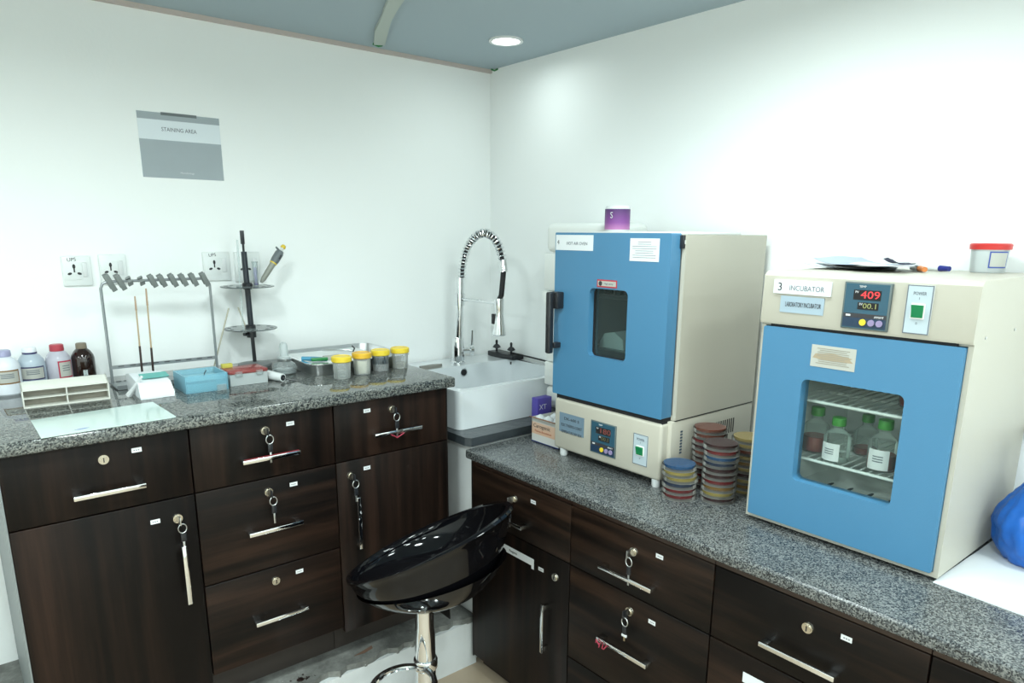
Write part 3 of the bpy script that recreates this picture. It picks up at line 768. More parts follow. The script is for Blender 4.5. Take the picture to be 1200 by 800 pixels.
mb.build('cotton_wad', M_paper, t)
p = at(634, 486, y=-.655)
solo(MB().box(-.315, -.245, -.69, -.655, .864, .955, .002).build('purple_box', plain('purple_carton', srgb(95, 82, 185), .5)), 'small purple box behind the carton on the slab', 'box')
text('box_print', 'XT', .02, (-.29, -.6905, .92), LEFT_AX, M_tag, bpy.data.objects['purple_box'], rot=0)

# ------------------------------------------------------------------ incubator
t = thing('laboratory_incubator', 'cream laboratory incubator with big-windowed blue door', 'incubator', (-.24, -1.875, ZTR))
XI = -.459; iy0, iy1 = -2.092, -1.664
iz0, iz1, izd = .858, 1.466, 1.339
shell(XI+.010, -.012, iy0-.015, iy1+.0125, .8475, izd+.010, .01).build('casing', M_cream, t, smooth=False)
hdm = MB().prism([(XI+.002, izd+.005), (XI, izd+.012), (XI+.003, iz1-.010), (XI+.014, iz1), (-.012, iz1), (-.012, izd+.003), (XI+.04, izd+.003)], 'y', iy0-.0155, iy1+.013).build('control_head', M_cream, t, ang=30)
lin = MB(); x0, x1, ya, yb, za, zb = XI+.045, -.09, iy0+.055, iy1-.055, .93, 1.285
for a in ((x0, x1, ya-.004, ya, za, zb), (x0, x1, yb, yb+.004, za, zb), (x0, x1, ya, yb, za-.004, za), (x0, x1, ya, yb, zb, zb+.004), (x1, x1+.004, ya, yb, za, zb)): lin.box(*a)
lin.ring([(iy0+.011, iz0+.011), (iy1-.011, iz0+.011), (iy1-.011, izd-.009), (iy0+.011, izd-.009)], [(ya, za), (yb, za), (yb, zb), (ya, zb)], 'x', x0-.001, x0+.002)
lin.build('liner', M_liner, t, smooth=False)
mb = MB()
for k in range(5):
    for j_ in range(2):
        mb.prism([(.022*math.cos(2*PI*i/10)+x0+.06+j_*.06, .005*math.sin(2*PI*i/10)+ya+.05+k*.05) for i in range(10)], 'z', za, za+.0008)
mb.build('floor_slots', M_dark, t)
M_wire = plain('white_wire', (.66, .70, .68, 1), .4)
ISH = (1.020, 1.165)
for zq in ISH:
    s = MB()
    n = 15
    for k in range(n):
        yq = ya+.012+k*(yb-ya-.024)/(n-1); s.cyl((x0+.012, yq, zq), (x1-.005, yq, zq), .002, 6)
    for xq in (x0+.012, x0+.14, x1-.008): s.cyl((xq, ya, zq-.002), (xq, yb, zq-.002), .0038, 8)
    s.build('wire_shelf', M_wire, t)
MB().box(XI+.006, XI+.05, iy0+.012, iy1-.012, izd-.003, izd+.008).build('door_gap', M_dark, t)
wp = [at(*q, x=XI) for q in ((937, 444), (1056, 462), (1047, 595), (930, 563))]
wy0, wy1 = (wp[1].y+wp[2].y)/2, (wp[0].y+wp[3].y)/2; wz0, wz1 = (wp[2].z+wp[3].z)/2, (wp[0].z+wp[1].z)/2
dr = MB().ring(rrect(iy0-.004, iy1+.002, iz0, izd-.002, .004, 5), rrect(wy0, wy1, wz0, wz1, .014, 5), 'x', XI, XI+.036).build('door', M_blue, t, ang=50)
MB().box(XI+.022, XI+.026, wy0-.001, wy1+.001, wz0-.001, wz1+.001).build('window_pane', M_glass, dr)
MB().ring(rrect(iy0+.002, iy1-.002, iz0+.004, izd-.008, .004, 5), rrect(iy0+.05, iy1-.05, .925, 1.29, .004, 5), 'x', XI+.036, XI+.041).build('door_gasket', M_white, dr)
ya2, yb2, za2, zb2 = face_rect('notice_label', XI, (952, 403), (1001, 436), M_label, dr)
mb = MB()
for k in range(9):
    w = (yb2-ya2)*random.uniform(.5, .85); zq = zb2-.008-k*(zb2-za2-.012)/9; c = (ya2+yb2)/2
    mb.box(XI-.0012, XI-.0008, c-w/2, c+w/2, zq, zq+.0016)
mb.build('notice_print', plain('faded_print', srgb(165, 160, 145), .7), dr)
MB().prism([(yb2-.004, za2+.02), (yb2-.010, zb2-.02), ((ya2+yb2)/2, zb2-.016), (ya2+.006, zb2-.022), (ya2+.012, (za2+zb2)/2), (ya2+.004, za2+.018), ((ya2+yb2)/2, za2+.016)], 'x', XI-.001, XI-.0008).build('label_stain', plain('stain_tan', srgb(190, 172, 145), .8), dr)
# head labels
def head_rect(name, tl, br, mat, par, th=.001):
    xf = XI+.004
    p, q = at(*tl, x=xf), at(*br, x=xf)
    return p, q
XH = XI-.001
def pix_rect(tl, tr, br, bl, x):
    P = [at(*q, x=x) for q in (tl, tr, br, bl)]
    return ((P[1].y+P[2].y)/2, (P[0].y+P[3].y)/2, (P[2].z+P[3].z)/2, (P[0].z+P[1].z)/2)
# small fascia block so that plates sit upright on the sloped head
ya2, yb2, za2, zb2 = pix_rect((915, 345), (966, 351), (964, 371), (914, 364), XH)
MB().box(XH, XI+.02, ya2, yb2, za2, zb2).build('model_plate', plain('plate_blue_pale', srgb(180, 200, 214), .4), t)
text('plate_print', 'LABORATORY', .011, (XH-.0004, (ya2+yb2)/2+.018, (za2+zb2)/2), RIGHT_AX, M_ink, t, width=(yb2-ya2)*.42)
text('plate_print', 'INCUBATOR', .011, (XH-.0004, (ya2+yb2)/2-.026, (za2+zb2)/2), RIGHT_AX, M_ink, t, width=(yb2-ya2)*.38)
ya2, yb2, za2, zb2 = pix_rect((907, 326), (974, 332), (974, 348), (907, 343), XH-.001)
MB().box(XH-.001, XI+.02, ya2, yb2, za2, zb2).build('name_label', M_paper, t)
text('name_print', '3', .019, (XH-.0014, yb2-.016, (za2+zb2)/2-.001), RIGHT_AX, M_ink, t)
text('name_print', 'INCUBATOR', .012, (XH-.0014, (ya2+yb2)/2-.012, (za2+zb2)/2-.002), RIGHT_AX, M_greyink, t, width=(yb2-ya2)*.6)
bx_ = pix_rect((990, 328), (1046, 334), (1041, 390), (987, 383), XH)
MB().box(XH+.0005, XI+.03, *bx_).build('controller_box', plain('bezel_grey', srgb(105, 118, 118), .4), t)
controller(t, XH, bx_, '409', 1.0, 1)
bx_ = pix_rect((1063, 332), (1094, 336), (1089, 393), (1059, 390), XH)
MB().box(XH+.0005, XI+.03, *bx_).build('switch_box', M_white, t)
switch(t, XH, bx_)
for x in (-.43, -.05):
    for y in (-1.70, -2.06): MB().lathe([(.012, 0), (.014, .004), (.014, .0105)], (x, y, ZTR), 16).build('foot', M_rubber, t)
for (u, v) in ((1155, 396), (1189, 386)):
    p = at(u, v, y=iy0-.016); MB().cyl((p.x, iy0-.0175, p.z), (p.x, iy0-.013, p.z), .003, 10).build('screw', M_steel, t)
# bottles inside
M_flask = clear('flask_glass', (.94, .97, .95, 1), .05, .03, (.6, .68, .65, 1), 1.3)
M_blood = plain('dark_red_media', srgb(150, 48, 40), .3)
M_gcap = plain('green_cap', srgb(60, 150, 50), .4)
def media_bottle(x, y, z, r, h, fill, label, lab=None, capm=M_gcap, lblm=None):
    t = thing('media_bottle', label, 'bottle', (x, y, z), 0, 'media bottles inside the incubator')
    hs = h*.56
    MB().lathe([(r*.9, 0), (r, .004), (r, hs), (r*.75, hs+h*.09), (r*.42, hs+h*.16), (r*.42, h*.86)], (x, y, z), 20).build('glass', M_flask, t)
    if fill: MB().lathe([(r*.86, .003), (r*.94, .006), (r*.94, hs*fill), (r*.9, hs*fill+.001)], (x, y, z), 20).build('contents', M_blood, t)
    MB().lathe([(r*.5, h*.82), (r*.52, h*.84), (r*.5, h), (r*.4, h*1.01)], (x, y, z), 16).build('cap', capm, t)
    if lab is not None:
        vs, fs = [], []
        for k in range(9):
            a = PI+lab-.75+1.5*k/8
            for zq in (hs*.08, hs*.80): vs.append((x+r*1.02*math.cos(a), y+r*1.02*math.sin(a), z+zq))
        for k in range(8): fs.append((2*k, 2*k+2, 2*k+3, 2*k+1))
        MB().add(vs, fs).build('label', lblm or M_tag, t)
        mbp = MB()
        for q in (.36, .45, .54):
            a0 = PI+lab-.35
            mbp.add([(x+r*1.035*math.cos(a0+.7*i/4), y+r*1.035*math.sin(a0+.7*i/4), z+hs*(q+dz)) for i in range(5) for dz in (0, .04)], [(2*i, 2*i+2, 2*i+3, 2*i+1) for i in range(4)])
        mbp.build('label_print', M_greyink, t)
    return t
zb_ = ISH[0]+.0025
media_bottle(-.335, -1.757, zb_, .032, .112, .62, 'green-capped bottle half full of red medium, by the incubator door edge')
media_bottle(-.372, -1.829, zb_, .031, .106, 0, 'green-capped bottle with a white wraparound label in the incubator', -.1)
media_bottle(-.265, -1.85, zb_, .028, .10, .3, 'green-capped bottle behind the white-labelled bottle in the incubator')
media_bottle(-.355, -1.928, zb_, .032, .118, .55, 'dark bottle with a square white label in the incubator', .1)
media_bottle(-.28, -1.992, zb_, .031, .10, .5, 'green-capped bottle of red medium at the incubator hinge side')
media_bottle(-.30, -1.955, ISH[1]+.0025, .027, .10, .9, 'bottle of red medium on the upper incubator shelf', None, plain('red_cap', srgb(150, 50, 45), .4))

# things on the incubator
def sheet(name, c, w, l, rz, z, lift, mat, label, tiltx=0, cat='paper', group='loose papers on the incubator'):
    nx, ny = 8, 8; vs = []; fs = []
    M = Matrix.Translation((c[0], c[1], z)) @ Matrix.Rotation(rz, 4, 'Z')
    for s_ in (0, .0007):
        for i in range(nx+1):
            for j_ in range(ny+1):
                a, b2 = i/nx-.5, j_/ny-.5
                zz_ = lift*max(0, b2*2)**2+abs(lift)*.25*(1+math.sin(a*7+b2*3))/2+s_+tiltx*max(0, a)
                vs.append(M @ Vector((a*w, b2*l, zz_)))
    K = (nx+1)*(ny+1)
    for i in range(nx):
        for j_ in range(ny):
            q = i*(ny+1)+j_; fs.append((q, q+1, q+ny+2, q+ny+1)); fs.append((K+q, K+q+ny+1, K+q+ny+2, K+q+1))
    m = MB().add(vs, fs).build(name, mat, ang=80)
    return solo(m, label, cat, group)
z0 = iz1+.001
sheet('paper_sheet', (-.17, -1.72), .18, .20, .3, z0, .014, M_paper, 'lowest white sheet lying loose on the incubator')
sheet('folder', (-.23, -1.765), .10, .13, -.1, z0+.0055, .003, plain('dark_folder', srgb(60, 58, 58), .5), 'dark grey folder among the papers on the incubator', 0, 'folder')
sheet('paper_sheet', (-.16, -1.75), .18, .17, -.25, z0+.0085, .016, plain('bluish_paper', srgb(196, 208, 228), .7), 'bluish white sheet curling up over the dark folder')
sheet('leaflet', (-.19, -1.845), .05, .06, .8, z0+.0155, .012, plain('navy_leaflet', srgb(70, 72, 100), .6), 'small dark navy leaflet on top of the incubator papers', 0, 'leaflet')
sheet('paper_sheet', (-.24, -1.83), .14, .12, .15, z0+.0125, .005, M_tag, 'small white sheet ahead of the pens on the incubator')
def marker(p, q, capm, label):
    p, q = Vector(p), Vector(q); t = thing('marker_pen', label, 'pen', (p+q)/2-Vector((0, 0, .007)), 0, 'marker pens on the incubator')
    m = p.lerp(q, .62)
    MB().cyl(p, m, .0068, 14).build('barrel', M_white, t); MB().cyl(m, q, .0074, 14, .006).build('cap', capm, t)
zp = iz1+.0078
pa_, pb_ = at(1070, 318, x=-.2).y, at(1093, 318, x=-.2).y
marker((-.13, pa_+.03, zp), (-.22, pb_+.010, zp), M_orange, 'white marker pen with orange cap on the incubator')
pa_, pb_ = at(1085, 318, x=-.12).y, at(1114, 318, x=-.12).y
marker((-.10, pa_+.01, zp), (-.13, pb_, zp), plain('blue_cap', srgb(35, 45, 140), .35), 'white marker pen with blue cap on the incubator')
p = at(1157, 300, x=-.085); r = .040
t = thing('specimen_tub', 'translucent tub with red lid on top of the incubator', 'tub', (-.07, p.y, iz1))
tz = at(1157, 285, x=-.085).z-iz1
MB().lathe([(r*.86, .0005), (r*.90, .004), (r*.98, tz-.012)], (-.07, p.y, iz1), 28).build('tub', M_frost, t)
MB().lathe([(r*1.06, tz-.014), (r*1.08, tz-.003), (r*1.0, tz)], (-.07, p.y, iz1), 28).build('lid', M_red, t)
vs, fs = [], []
def arc_label(c, r0, r1, a0, a1, z0, z1, n=10):
    vs, fs = [], []
    for k in range(n+1):
        a = a0+(a1-a0)*k/n
        vs += [(c[0]+r0*math.cos(a), c[1]+r0*math.sin(a), z0), (c[0]+r1*math.cos(a), c[1]+r1*math.sin(a), z1)]
    for k in range(n): fs.append((2*k, 2*k+2, 2*k+3, 2*k+1))
    return MB().add(vs, fs)
cc = (-.07, p.y)
aa = math.atan2(CAM.y-p.y, CAM.x+.07)
arc_label(cc, r*.945, r*.985, aa+.0, aa+1.1, iz1+.012, iz1+tz-.018).build('label_border', M_blueink, t)
arc_label(cc, r*.96, r*.995, aa+.07, aa+1.03, iz1+.015, iz1+tz-.021).build('label', M_label, t)

# ------------------------------------------------------------------ petri dishes: stacks, each dish a thing
AG = dict(blue=srgb(28, 108, 172), yellow=srgb(222, 200, 104), red=srgb(150, 8, 22), brown=srgb(158, 82, 58), maroon=srgb(76, 14, 24), amber=srgb(184, 140, 66), navy=srgb(40, 66, 104), straw=srgb(222, 196, 120))
AGM = {k: plain('agar_'+k, tuple(q*.55 for q in c[:3])+(1,), .25, var=.15) for k, c in AG.items()}
PR, PH = .0475, .0166
def ring_prof(r, z0, z1, w): return [(r-w, z0), (r, z0), (r, z1), (r-w, z1)]
me_lid = MB().lathe([(PR, 0), (PR, .0105), (PR-.0012, .0105), (PR-.0012, .0012), (.0005, .0012)], seg=36)
me_base = MB().lathe([(PR-.0035, .003), (PR-.0035, .0152), (.0005, .0152)], seg=36)
me_agar = MB().lathe([(PR-.0055, .0055), (PR-.0042, .0146), (.001, .0147)], seg=36)
proto = {}
def petri(x, y, z, col, label, group):
    if col not in proto:
        t = thing('petri_dish', label, 'petri dish', (0, 0, 0), 0, group)
        if proto:
            src = next(iter(proto.values()))
            for ch in src.children:
                c = ch.copy(); COL.objects.link(c); c.parent = t
                if c.name.startswith('agar'): c.data = c.data.copy(); c.data.materials[0] = AGM[col]
        else:
            me_lid.build('lid', M_dish, t); me_base.build('base', M_dish, t); me_agar.build('agar', AGM[col], t)
        proto[col] = t
    else: t = copy_tree(proto[col])
    t.location = (x, y, z); t['label'] = label; t['group'] = group
    t.rotation_euler = (0, 0, random.uniform(0, 6))
    return t
ORD = ['bottom', 'second', 'third', 'fourth', 'fifth', 'sixth', 'seventh', 'eighth', 'ninth', 'tenth', 'eleventh', 'twelfth', 'thirteenth']
def stack(x, y, cols, what, group, n0=0, jit=.0025):
    z = ZTR+.0003
    for k, c in enumerate(cols):
        pos = 'topmost' if k == len(cols)-1 else ORD[k]
        lab = f'{pos} petri dish with {c} agar in the {what}' if pos in ('topmost', 'bottom') else f'{pos} petri dish from the counter, {c} agar, in the {what}'
        petri(x+random.uniform(-jit, jit), y+random.uniform(-jit, jit), z, c, lab, group)
        z += PH
random.seed(11)
stack(-.462, -1.449, ['red', 'red', 'navy', 'yellow', 'yellow', 'blue'], 'short blue-topped stack', 'petri dishes in the short stack')
stack(-.398, -1.532, ['maroon', 'yellow', 'amber', 'red', 'maroon', 'maroon', 'navy', 'blue', 'red', 'maroon'], 'maroon-topped stack', 'petri dishes in the maroon-topped stack')
stack(-.335, -1.449, ['maroon', 'brown', 'red', 'maroon', 'brown', 'maroon', 'brown', 'maroon', 'red', 'brown', 'brown'], 'brown-topped stack against the oven side', 'petri dishes in the brown-topped stack')
stack(-.285, -1.545, ['straw', 'amber', 'straw', 'maroon', 'straw', 'amber', 'straw', 'brown', 'straw', 'straw'], 'straw-coloured stack behind the incubator edge', 'petri dishes in the straw-coloured stack')

# ------------------------------------------------------------------ bag, cloth and cable on the right
bm = bmesh.new(); bmesh.ops.create_icosphere(bm, subdivisions=5, radius=1)
vs = []
for q in bm.verts:
    d = q.co.normalized()
    n = noise.fractal(d*2.2+Vector((3, 1, 7)), .8, 2.2, 5)
    cr = noise.ridged_multi_fractal(Vector((d.x*3.2, d.y*3.2, d.z*2.0))+Vector((5, 2, 1)), .9, 2.1, 5, 1., 2.)
    fold = abs(math.sin(math.atan2(d.y, d.x)*9+5*n))*.06*max(0, d.z+.4)
    rr = 1+.05*n-fold-.06*cr+.07
    p = Vector((d.x*.115*rr, d.y*.12*rr, d.z*.15*rr))
    top = max(0, d.z+.05)/1.05
    s_ = 1-.78*top**1.1
    p.x *= s_; p.y *= s_; p.z += .03*top
    if p.z < -.10: p.z = -.10-(p.z+.10)*.05
    q.co = p
mz = min(q.co.z for q in bm.verts)
for q in bm.verts: q.co.z -= mz
bm.verts.index_update()
cb = Vector((-.172, -2.238, ZTR+.0075))
B = MB().add([q.co+cb for q in bm.verts], [[q.index for q in f.verts] for f in bm.faces]); bm.free()
t = thing('plastic_bag', 'crumpled bright blue plastic bag beside the incubator', 'bag', cb)
M_bag = clear('blue_bag_film', (.10, .35, .85, 1), .82, .3, srgb(28, 118, 222))
B.build('bag', M_bag, t, ang=80)
mb = MB(); tp = cb+Vector((0, 0, .262))
mb.lathe([(.02, 0), (.012, .02), (.026, .045), (.038, .055), (.030, .05), (.012, .03)], tp-Vector((0, 0, .02)), 16); mb.build('gathered_neck', M_bag, t)
pc = [(-.455, -2.112), (-.205, -2.10), (-.02, -2.11), (-.02, -2.6), (-.49, -2.6), (-.478, -2.34), (-.465, -2.2)]
vs, fs = [], []
n = 26
for s_ in (0, .005):
    for i in range(n+1):
        for j_ in range(n+1):
            a, b2 = i/n, j_/n
            y = -2.112-b2*.48+.01*(1-a); x = -.455-.035*b2+.02*b2*b2+a*(.43)
            edge = min(a, 1-a, b2, 1-b2)
            zq = ZTR+.0005+s_*(min(1, edge*14+.2))+(.002*(1+noise.noise(Vector((x*14, y*14, 0)))) if s_ else 0)
            vs.append((x, y, zq))
K = (n+1)**2
for i in range(n):
    for j_ in range(n):
        q = i*(n+1)+j_; fs += [(q, q+1, q+n+2, q+n+1), (K+q, K+q+n+1, K+q+n+2, K+q+1)]
for i in range(n):
    for a, b2 in ((i, i+1), (n*(n+1)+i, n*(n+1)+i+1), (i*(n+1), (i+1)*(n+1)), (i*(n+1)+n, (i+1)*(n+1)+n)): fs.append((a, b2, K+b2, K+a))
solo(MB().add(vs, fs).build('paper_mat', M_paper, ang=60), 'white paper mat under the blue plastic bag', 'paper')
p = at(1189, 486, x=-.008)
solo(MB().tube([p, p+Vector((0, -.03, -.03)), p+Vector((0, -.1, -.08)), p+Vector((0, -.2, -.12)), p+Vector((0, -.32, -.13))], .006, 8).build('power_cable', M_rubber), 'black power cable hanging on the wall behind the blue bag', 'cable')

# ------------------------------------------------------------------ bar stool
t = thing('bar_stool', 'glossy black bucket bar stool on a chrome column', 'stool', (-1.012, -.985, 0))
SC = Vector((-.985, -.978, .670)); th = 5.249; sa, sb, ss = .232, .217, .118
ud = Vector((math.cos(th), math.sin(th), 0)); un = Vector((-ud.y, ud.x, 0))
base_c = Vector((-1.012, -.985, .503))
def seat_pt(a, k):
    """k 1 at the rim, 0 at the bottom"""
    rim = SC+ud*(sa*math.cos(a))+un*(sb*math.sin(a))+Vector((0, 0, ss*math.cos(a)))
    s_ = k
    prof_r = math.sin(min(1, s_)*PI/2)**.9
    c = base_c.lerp(SC, .4*s_)
    hgt = (1-math.cos(min(1, s_)*PI/2))
    q = Vector((c.x+(rim.x-c.x)*prof_r, c.y+(rim.y-c.y)*prof_r, base_c.z+(rim.z-base_c.z)*hgt))
    return q
nA, nK = 56, 16
ro, ri = [], []
vs, fs = [], []
rows = []
for k in range(1, nK+1): rows.append(('o', k/nK))
for j_, kk in enumerate(rows):
    for i in range(nA): vs.append(seat_pt(2*PI*i/nA, kk[1]))
# rolled lip
for off, dz in ((1.045, .006), (1.05, .014), (1.02, .019)):
    for i in range(nA):
        q = seat_pt(2*PI*i/nA, 1); c = Vector((SC.x, SC.y, q.z)); vs.append(c+(q-c)*off+Vector((0, 0, dz)))
for k in range(nK, 0, -1):
    for i in range(nA):
        q = seat_pt(2*PI*i/nA, k/nK); c = Vector((SC.x, SC.y, q.z)); vs.append(c+(q-c)*.955+Vector((0, 0, .012+.02*(1-k/nK))))
R_ = nK+3+nK
for r_ in range(R_-1):
    for i in range(nA):
        i2 = (i+1) % nA; fs.append((r_*nA+i, r_*nA+i2, (r_+1)*nA+i2, (r_+1)*nA+i))
fs.append(tuple(range(nA))); fs.append(tuple((R_-1)*nA+i for i in range(nA)))
MB().add(vs, fs).build('seat', M_gloss, t, ang=60)
# second outer shell edge
vs, fs = [], []
rows = []
for k in range(2, 9): rows.append((k/8, k))
n_r = 0
for kk in [i/10 for i in range(2, 8)]:
    for i in range(nA):
        a = 2*PI*i/nA; f = max(0., math.cos(a))
        q = seat_pt(a, kk); c = Vector((base_c.x, base_c.y, q.z)); vs.append(c+(q-c)*(1.03+.05*f)+Vector((0, 0, -.004)))
    n_r += 1
for r_ in range(n_r-1):
    for i in range(nA):
        i2 = (i+1) % nA; fs.append((r_*nA+i, r_*nA+i2, (r_+1)*nA+i2, (r_+1)*nA+i))
MB().add(vs, fs).build('under_shell', M_gloss, t, ang=60)
cx_, cy_ = -1.012, -.985
MB().lathe([(.045, .489), (.05, .497), (.05, .507)], (cx_, cy_, 0), 24).build('seat_plate', M_black, t)
MB().lathe([(.030, .02), (.030, .40), (.027, .43), (.027, .495)], (cx_, cy_, 0), 28).build('column', M_chrome, t)
MB().lathe([(.20, 0), (.20, .006), (.17, .016), (.06, .04), (.036, .05)], (cx_, cy_, 0), 40).build('base_plate', M_chrome, t)
zf = .305
dd = Vector((-.89, -.456, 0)); nn = Vector((-dd.y, dd.x, 0)); c = Vector((cx_, cy_, zf))
loop = [c+nn*(.085*math.sin(a))+dd*(.03+.095*(1-math.cos(a))) for a in [2*PI*k/40 for k in range(40)]]
MB().tube(loop, .0095, 10, True).build('footrest', M_chrome, t)
MB().lathe([(.034, zf-.016), (.036, zf-.012), (.036, zf+.012), (.034, zf+.016)], (cx_, cy_, 0), 24).build('footrest_collar', M_chrome, t)

# ------------------------------------------------------------------ left wall: notice and sockets
t = thing('wall_notice', 'grey and white printed notice taped to the left wall', 'notice', (-1.28, 0, 1.72))
M_ng = plain('notice_grey', srgb(188, 199, 205), .55, var=.06)
nx0, nx1, nz0, nz1 = -1.411, -1.158, 1.717, 1.917
MB().box(nx0, nx1, -.0015, -.0003, nz0, nz1).build('sheet', plain('notice_paper', (.74, .80, .84, 1), .6), t)
MB().box(nx0, nx1, -.0019, -.0015, nz1-.022, nz1).build('header_band', M_ng, t)
MB().box(nx0, nx1, -.0019, -.0015, nz0, nz1-.083).build('lower_band', M_ng, t)
text('notice_title', 'STAINING AREA', .0125, (-1.288, -.0017, nz1-.050), LEFT_AX, M_greyink, t, width=.108)
text('notice_footer', 'Microbiology', .006, (-1.275, -.0021, nz0+.018), LEFT_AX, M_tag, t)
MB().box(-1.34, -1.23, -.0024, -.0019, nz1-.007, nz1+.002).build('tape', plain('tape_grey', srgb(120, 128, 130), .4), t)
M_pin = plain('socket_slot', (.02, .02, .022, 1), .5)
M_sock = plain('socket_white', (.76, .79, .78, 1), .3)
def socket(tl, br, ups, label):
    p, q = at(*tl, y=0), at(*br, y=0)
    x0, x1, z0, z1 = p.x, q.x, q.z, p.z
    w, h = x1-x0, z1-z0
    t = thing('wall_socket', label, 'socket', ((x0+x1)/2, 0, z0), 0, 'wall sockets above the staining counter')
    MB().box(x0, x1, -.010, -.0003, z0, z1, .003).build('plate', M_sock, t)
    MB().box(x0+w*.04, x0+w*.62, -.012, -.009, z0+h*.2, z1-h*.2, .001).build('socket_insert', M_sock, t)
    MB().box(x0+w*.68, x0+w*.86, -.014, -.009, z0+h*.3, z1-h*.22, .002).build('rocker_switch', M_white, t)
    mb = MB(); cx, cz = x0+w*.40, (z0+z1)/2
    def slot(a, b_, sw, sh, r): mb.prism([(a+sw*math.cos(k*PI/5)*math.cos(r)-sh*math.sin(k*PI/5)*math.sin(r), b_+sw*math.cos(k*PI/5)*math.sin(r)+sh*math.sin(k*PI/5)*math.cos(r)) for k in range(10)], 'y', -.0126, -.0118)
    slot(cx, cz+.014, .0042, .0075, 0); slot(cx-.013, cz-.008, .0062, .0038, .3); slot(cx+.013, cz-.008, .0062, .0038, -.3)
    mb.box(cx-.002, cx+.002, -.0126, -.0118, cz-.004, cz+.010)
    mb.build('pin_slots', M_pin, t)
    if ups: text('marker_print', 'UPS', .011, (cx-.004, -.0106, z1-.011), LEFT_AX, M_ink, t, rot=.08)
socket((70, 300), (109, 334), True, 'white wall socket marked UPS beside the drying rack end')
socket((114, 298), (150, 332), False, 'white wall socket directly behind the drying rack corner')
socket((236, 295), (270, 328), True, 'white wall socket marked UPS beside the black rod stand')
socket((273, 295), (305, 329), False, 'white wall socket behind the black rod of the stand')

# ------------------------------------------------------------------ things on the staining counter
def on(u, v, z=ZT): return at(u, v, z=z)
def bottle(name, x, y, r, h, mat, capm, label, cap_r=.5, cap_h=.016, lab=None, fill=None, neck=.42):
    t = thing(name, label, 'bottle', (x, y, ZT), 0, 'reagent bottles by the wall')
    hs = h*.62
    MB().lathe([(r*.92, 0), (r, .004), (r, hs), (r*.93, hs+.010), (r*.72, hs+.022), (r*neck, hs+.032), (r*neck, h-.006)], (x, y, ZT), 28).build('body', mat, t)
    MB().lathe([(r*cap_r, h-cap_h), (r*cap_r*1.04, h-cap_h+.003), (r*cap_r, h-.002), (r*cap_r*.85, h)], (x, y, ZT), 20).build('cap', capm, t)
    ring_m = lab
    if lab:
        bm_, lm, rot, half, z0, z1 = lab
        a = math.atan2(CAM.y-y, CAM.x-x)+rot
        arc_label((x, y), r*1.012, r*1.012, a-half, a+half, ZT+z0, ZT+z1, 14).build('label_border', bm_, t)
        arc_label((x, y), r*1.022, r*1.022, a-half+.10, a+half-.10, ZT+z0+.004, ZT+z1-.004, 14).build('label', lm, t)
        for k in range(3):
            zq = ZT+z0+(z1-z0)*(.42+.13*k)
            arc_label((x, y), r*1.03, r*1.03, a-half*.5, a+half*.5, zq, zq+.0025, 8).build('label_print', M_greyink, t)
    return t
M_milk = plain('milky_plastic', (.68, .71, .76, 1), .35)
bottle('reagent_bottle', -1.858, -.105, .0385, .128, M_milk, plain('lilac_cap', srgb(190, 190, 225), .4), 'milky white reagent bottle with brown-bordered label and lilac cap', .52, .018, (plain('label_brown', srgb(150, 110, 60), .6), M_label, .1, .85, .034, .074))
t = bottle('reagent_bottle', -1.790, -.072, .0355, .126, clear('pale_blue_bottle', (.85, .92, .97, 1), .6, .15, (.60, .68, .76, 1)), plain('white_cap', (.8, .82, .86, 1), .4), 'pale blue reagent bottle with white cap and navy-edged label', .5, .016, (plain('label_navy', srgb(60, 58, 105), .6), M_label, .05, .95, .032, .072))
MB().lathe([(.0187, .106), (.0192, .110), (.0187, .112)], (-1.790, -.072, ZT), 20).build('cap_band', plain('navy_band', srgb(60, 60, 110), .4), t)
bottle('reagent_bottle', -1.720, -.066, .0340, .128, clear('pale_lilac_bottle', (.92, .91, .95, 1), .62, .15, (.66, .65, .73, 1)), plain('crimson_cap', srgb(205, 75, 90), .4), 'pale reagent bottle with crimson cap and red-bordered label', .55, .02, (plain('label_crimson', srgb(200, 40, 75), .6), M_label, .55, .62, .028, .08))
bottle('reagent_bottle', -1.654, -.058, .0325, .125, plain('amber_glass', srgb(40, 22, 16), .08, coat=.5), plain('tan_cap', srgb(150, 138, 118), .5), 'dark amber reagent bottle with tan cap', .46, .018)

# compartment rack
t = thing('slide_rack', 'long cream plastic rack with four open compartments', 'rack', (-1.742, -.32, ZT), math.radians(-2.2))
M_rk = plain('cream_plastic', (.62, .62, .56, 1), .5)
def L(mb, name, mat, par): return mb.build(name, mat, par, world=False)
w, dp, hh = .102, .062, .062
L(MB().box(-w, w, -.030, .004, 0, .003), 'bottom', M_rk, t)
L(MB().box(-w, w, .002, .005, 0, hh+.002), 'back', plain('rack_back', srgb(178, 172, 158), .6, var=.12), t)
for x in (-w, w-.003): L(MB().prism([(-.031, 0), (.006, 0), (.006, hh+.004), (-.004, hh+.004), (-.031, .050)], 'x', x, x+.003), 'side', M_rk, t)
L(MB().box(-.0015, .0015, -.030, .003, .003, .050), 'divider', M_rk, t)
L(MB().box(-w, w, -.030, .003, .024, .0265), 'shelf', M_rk, t)
L(MB().prism([(-.031, .050), (-.004, hh+.004), (.006, hh+.004), (.006, hh+.001), (-.004, hh+.001), (-.031, .046)], 'x', -w, w), 'sloped_top', M_rk, t)
q = on(99, 446, ZT+.066)
solo(MB().lathe([(.0055, 0), (.0055, .016), (.004, .016), (.004, .002), (.0005, .002)], (-1.688, -.3185, ZT+hh+.0045), 14).build('glass_vial', M_clear), 'tiny clear vial standing on the cream rack', 'vial')

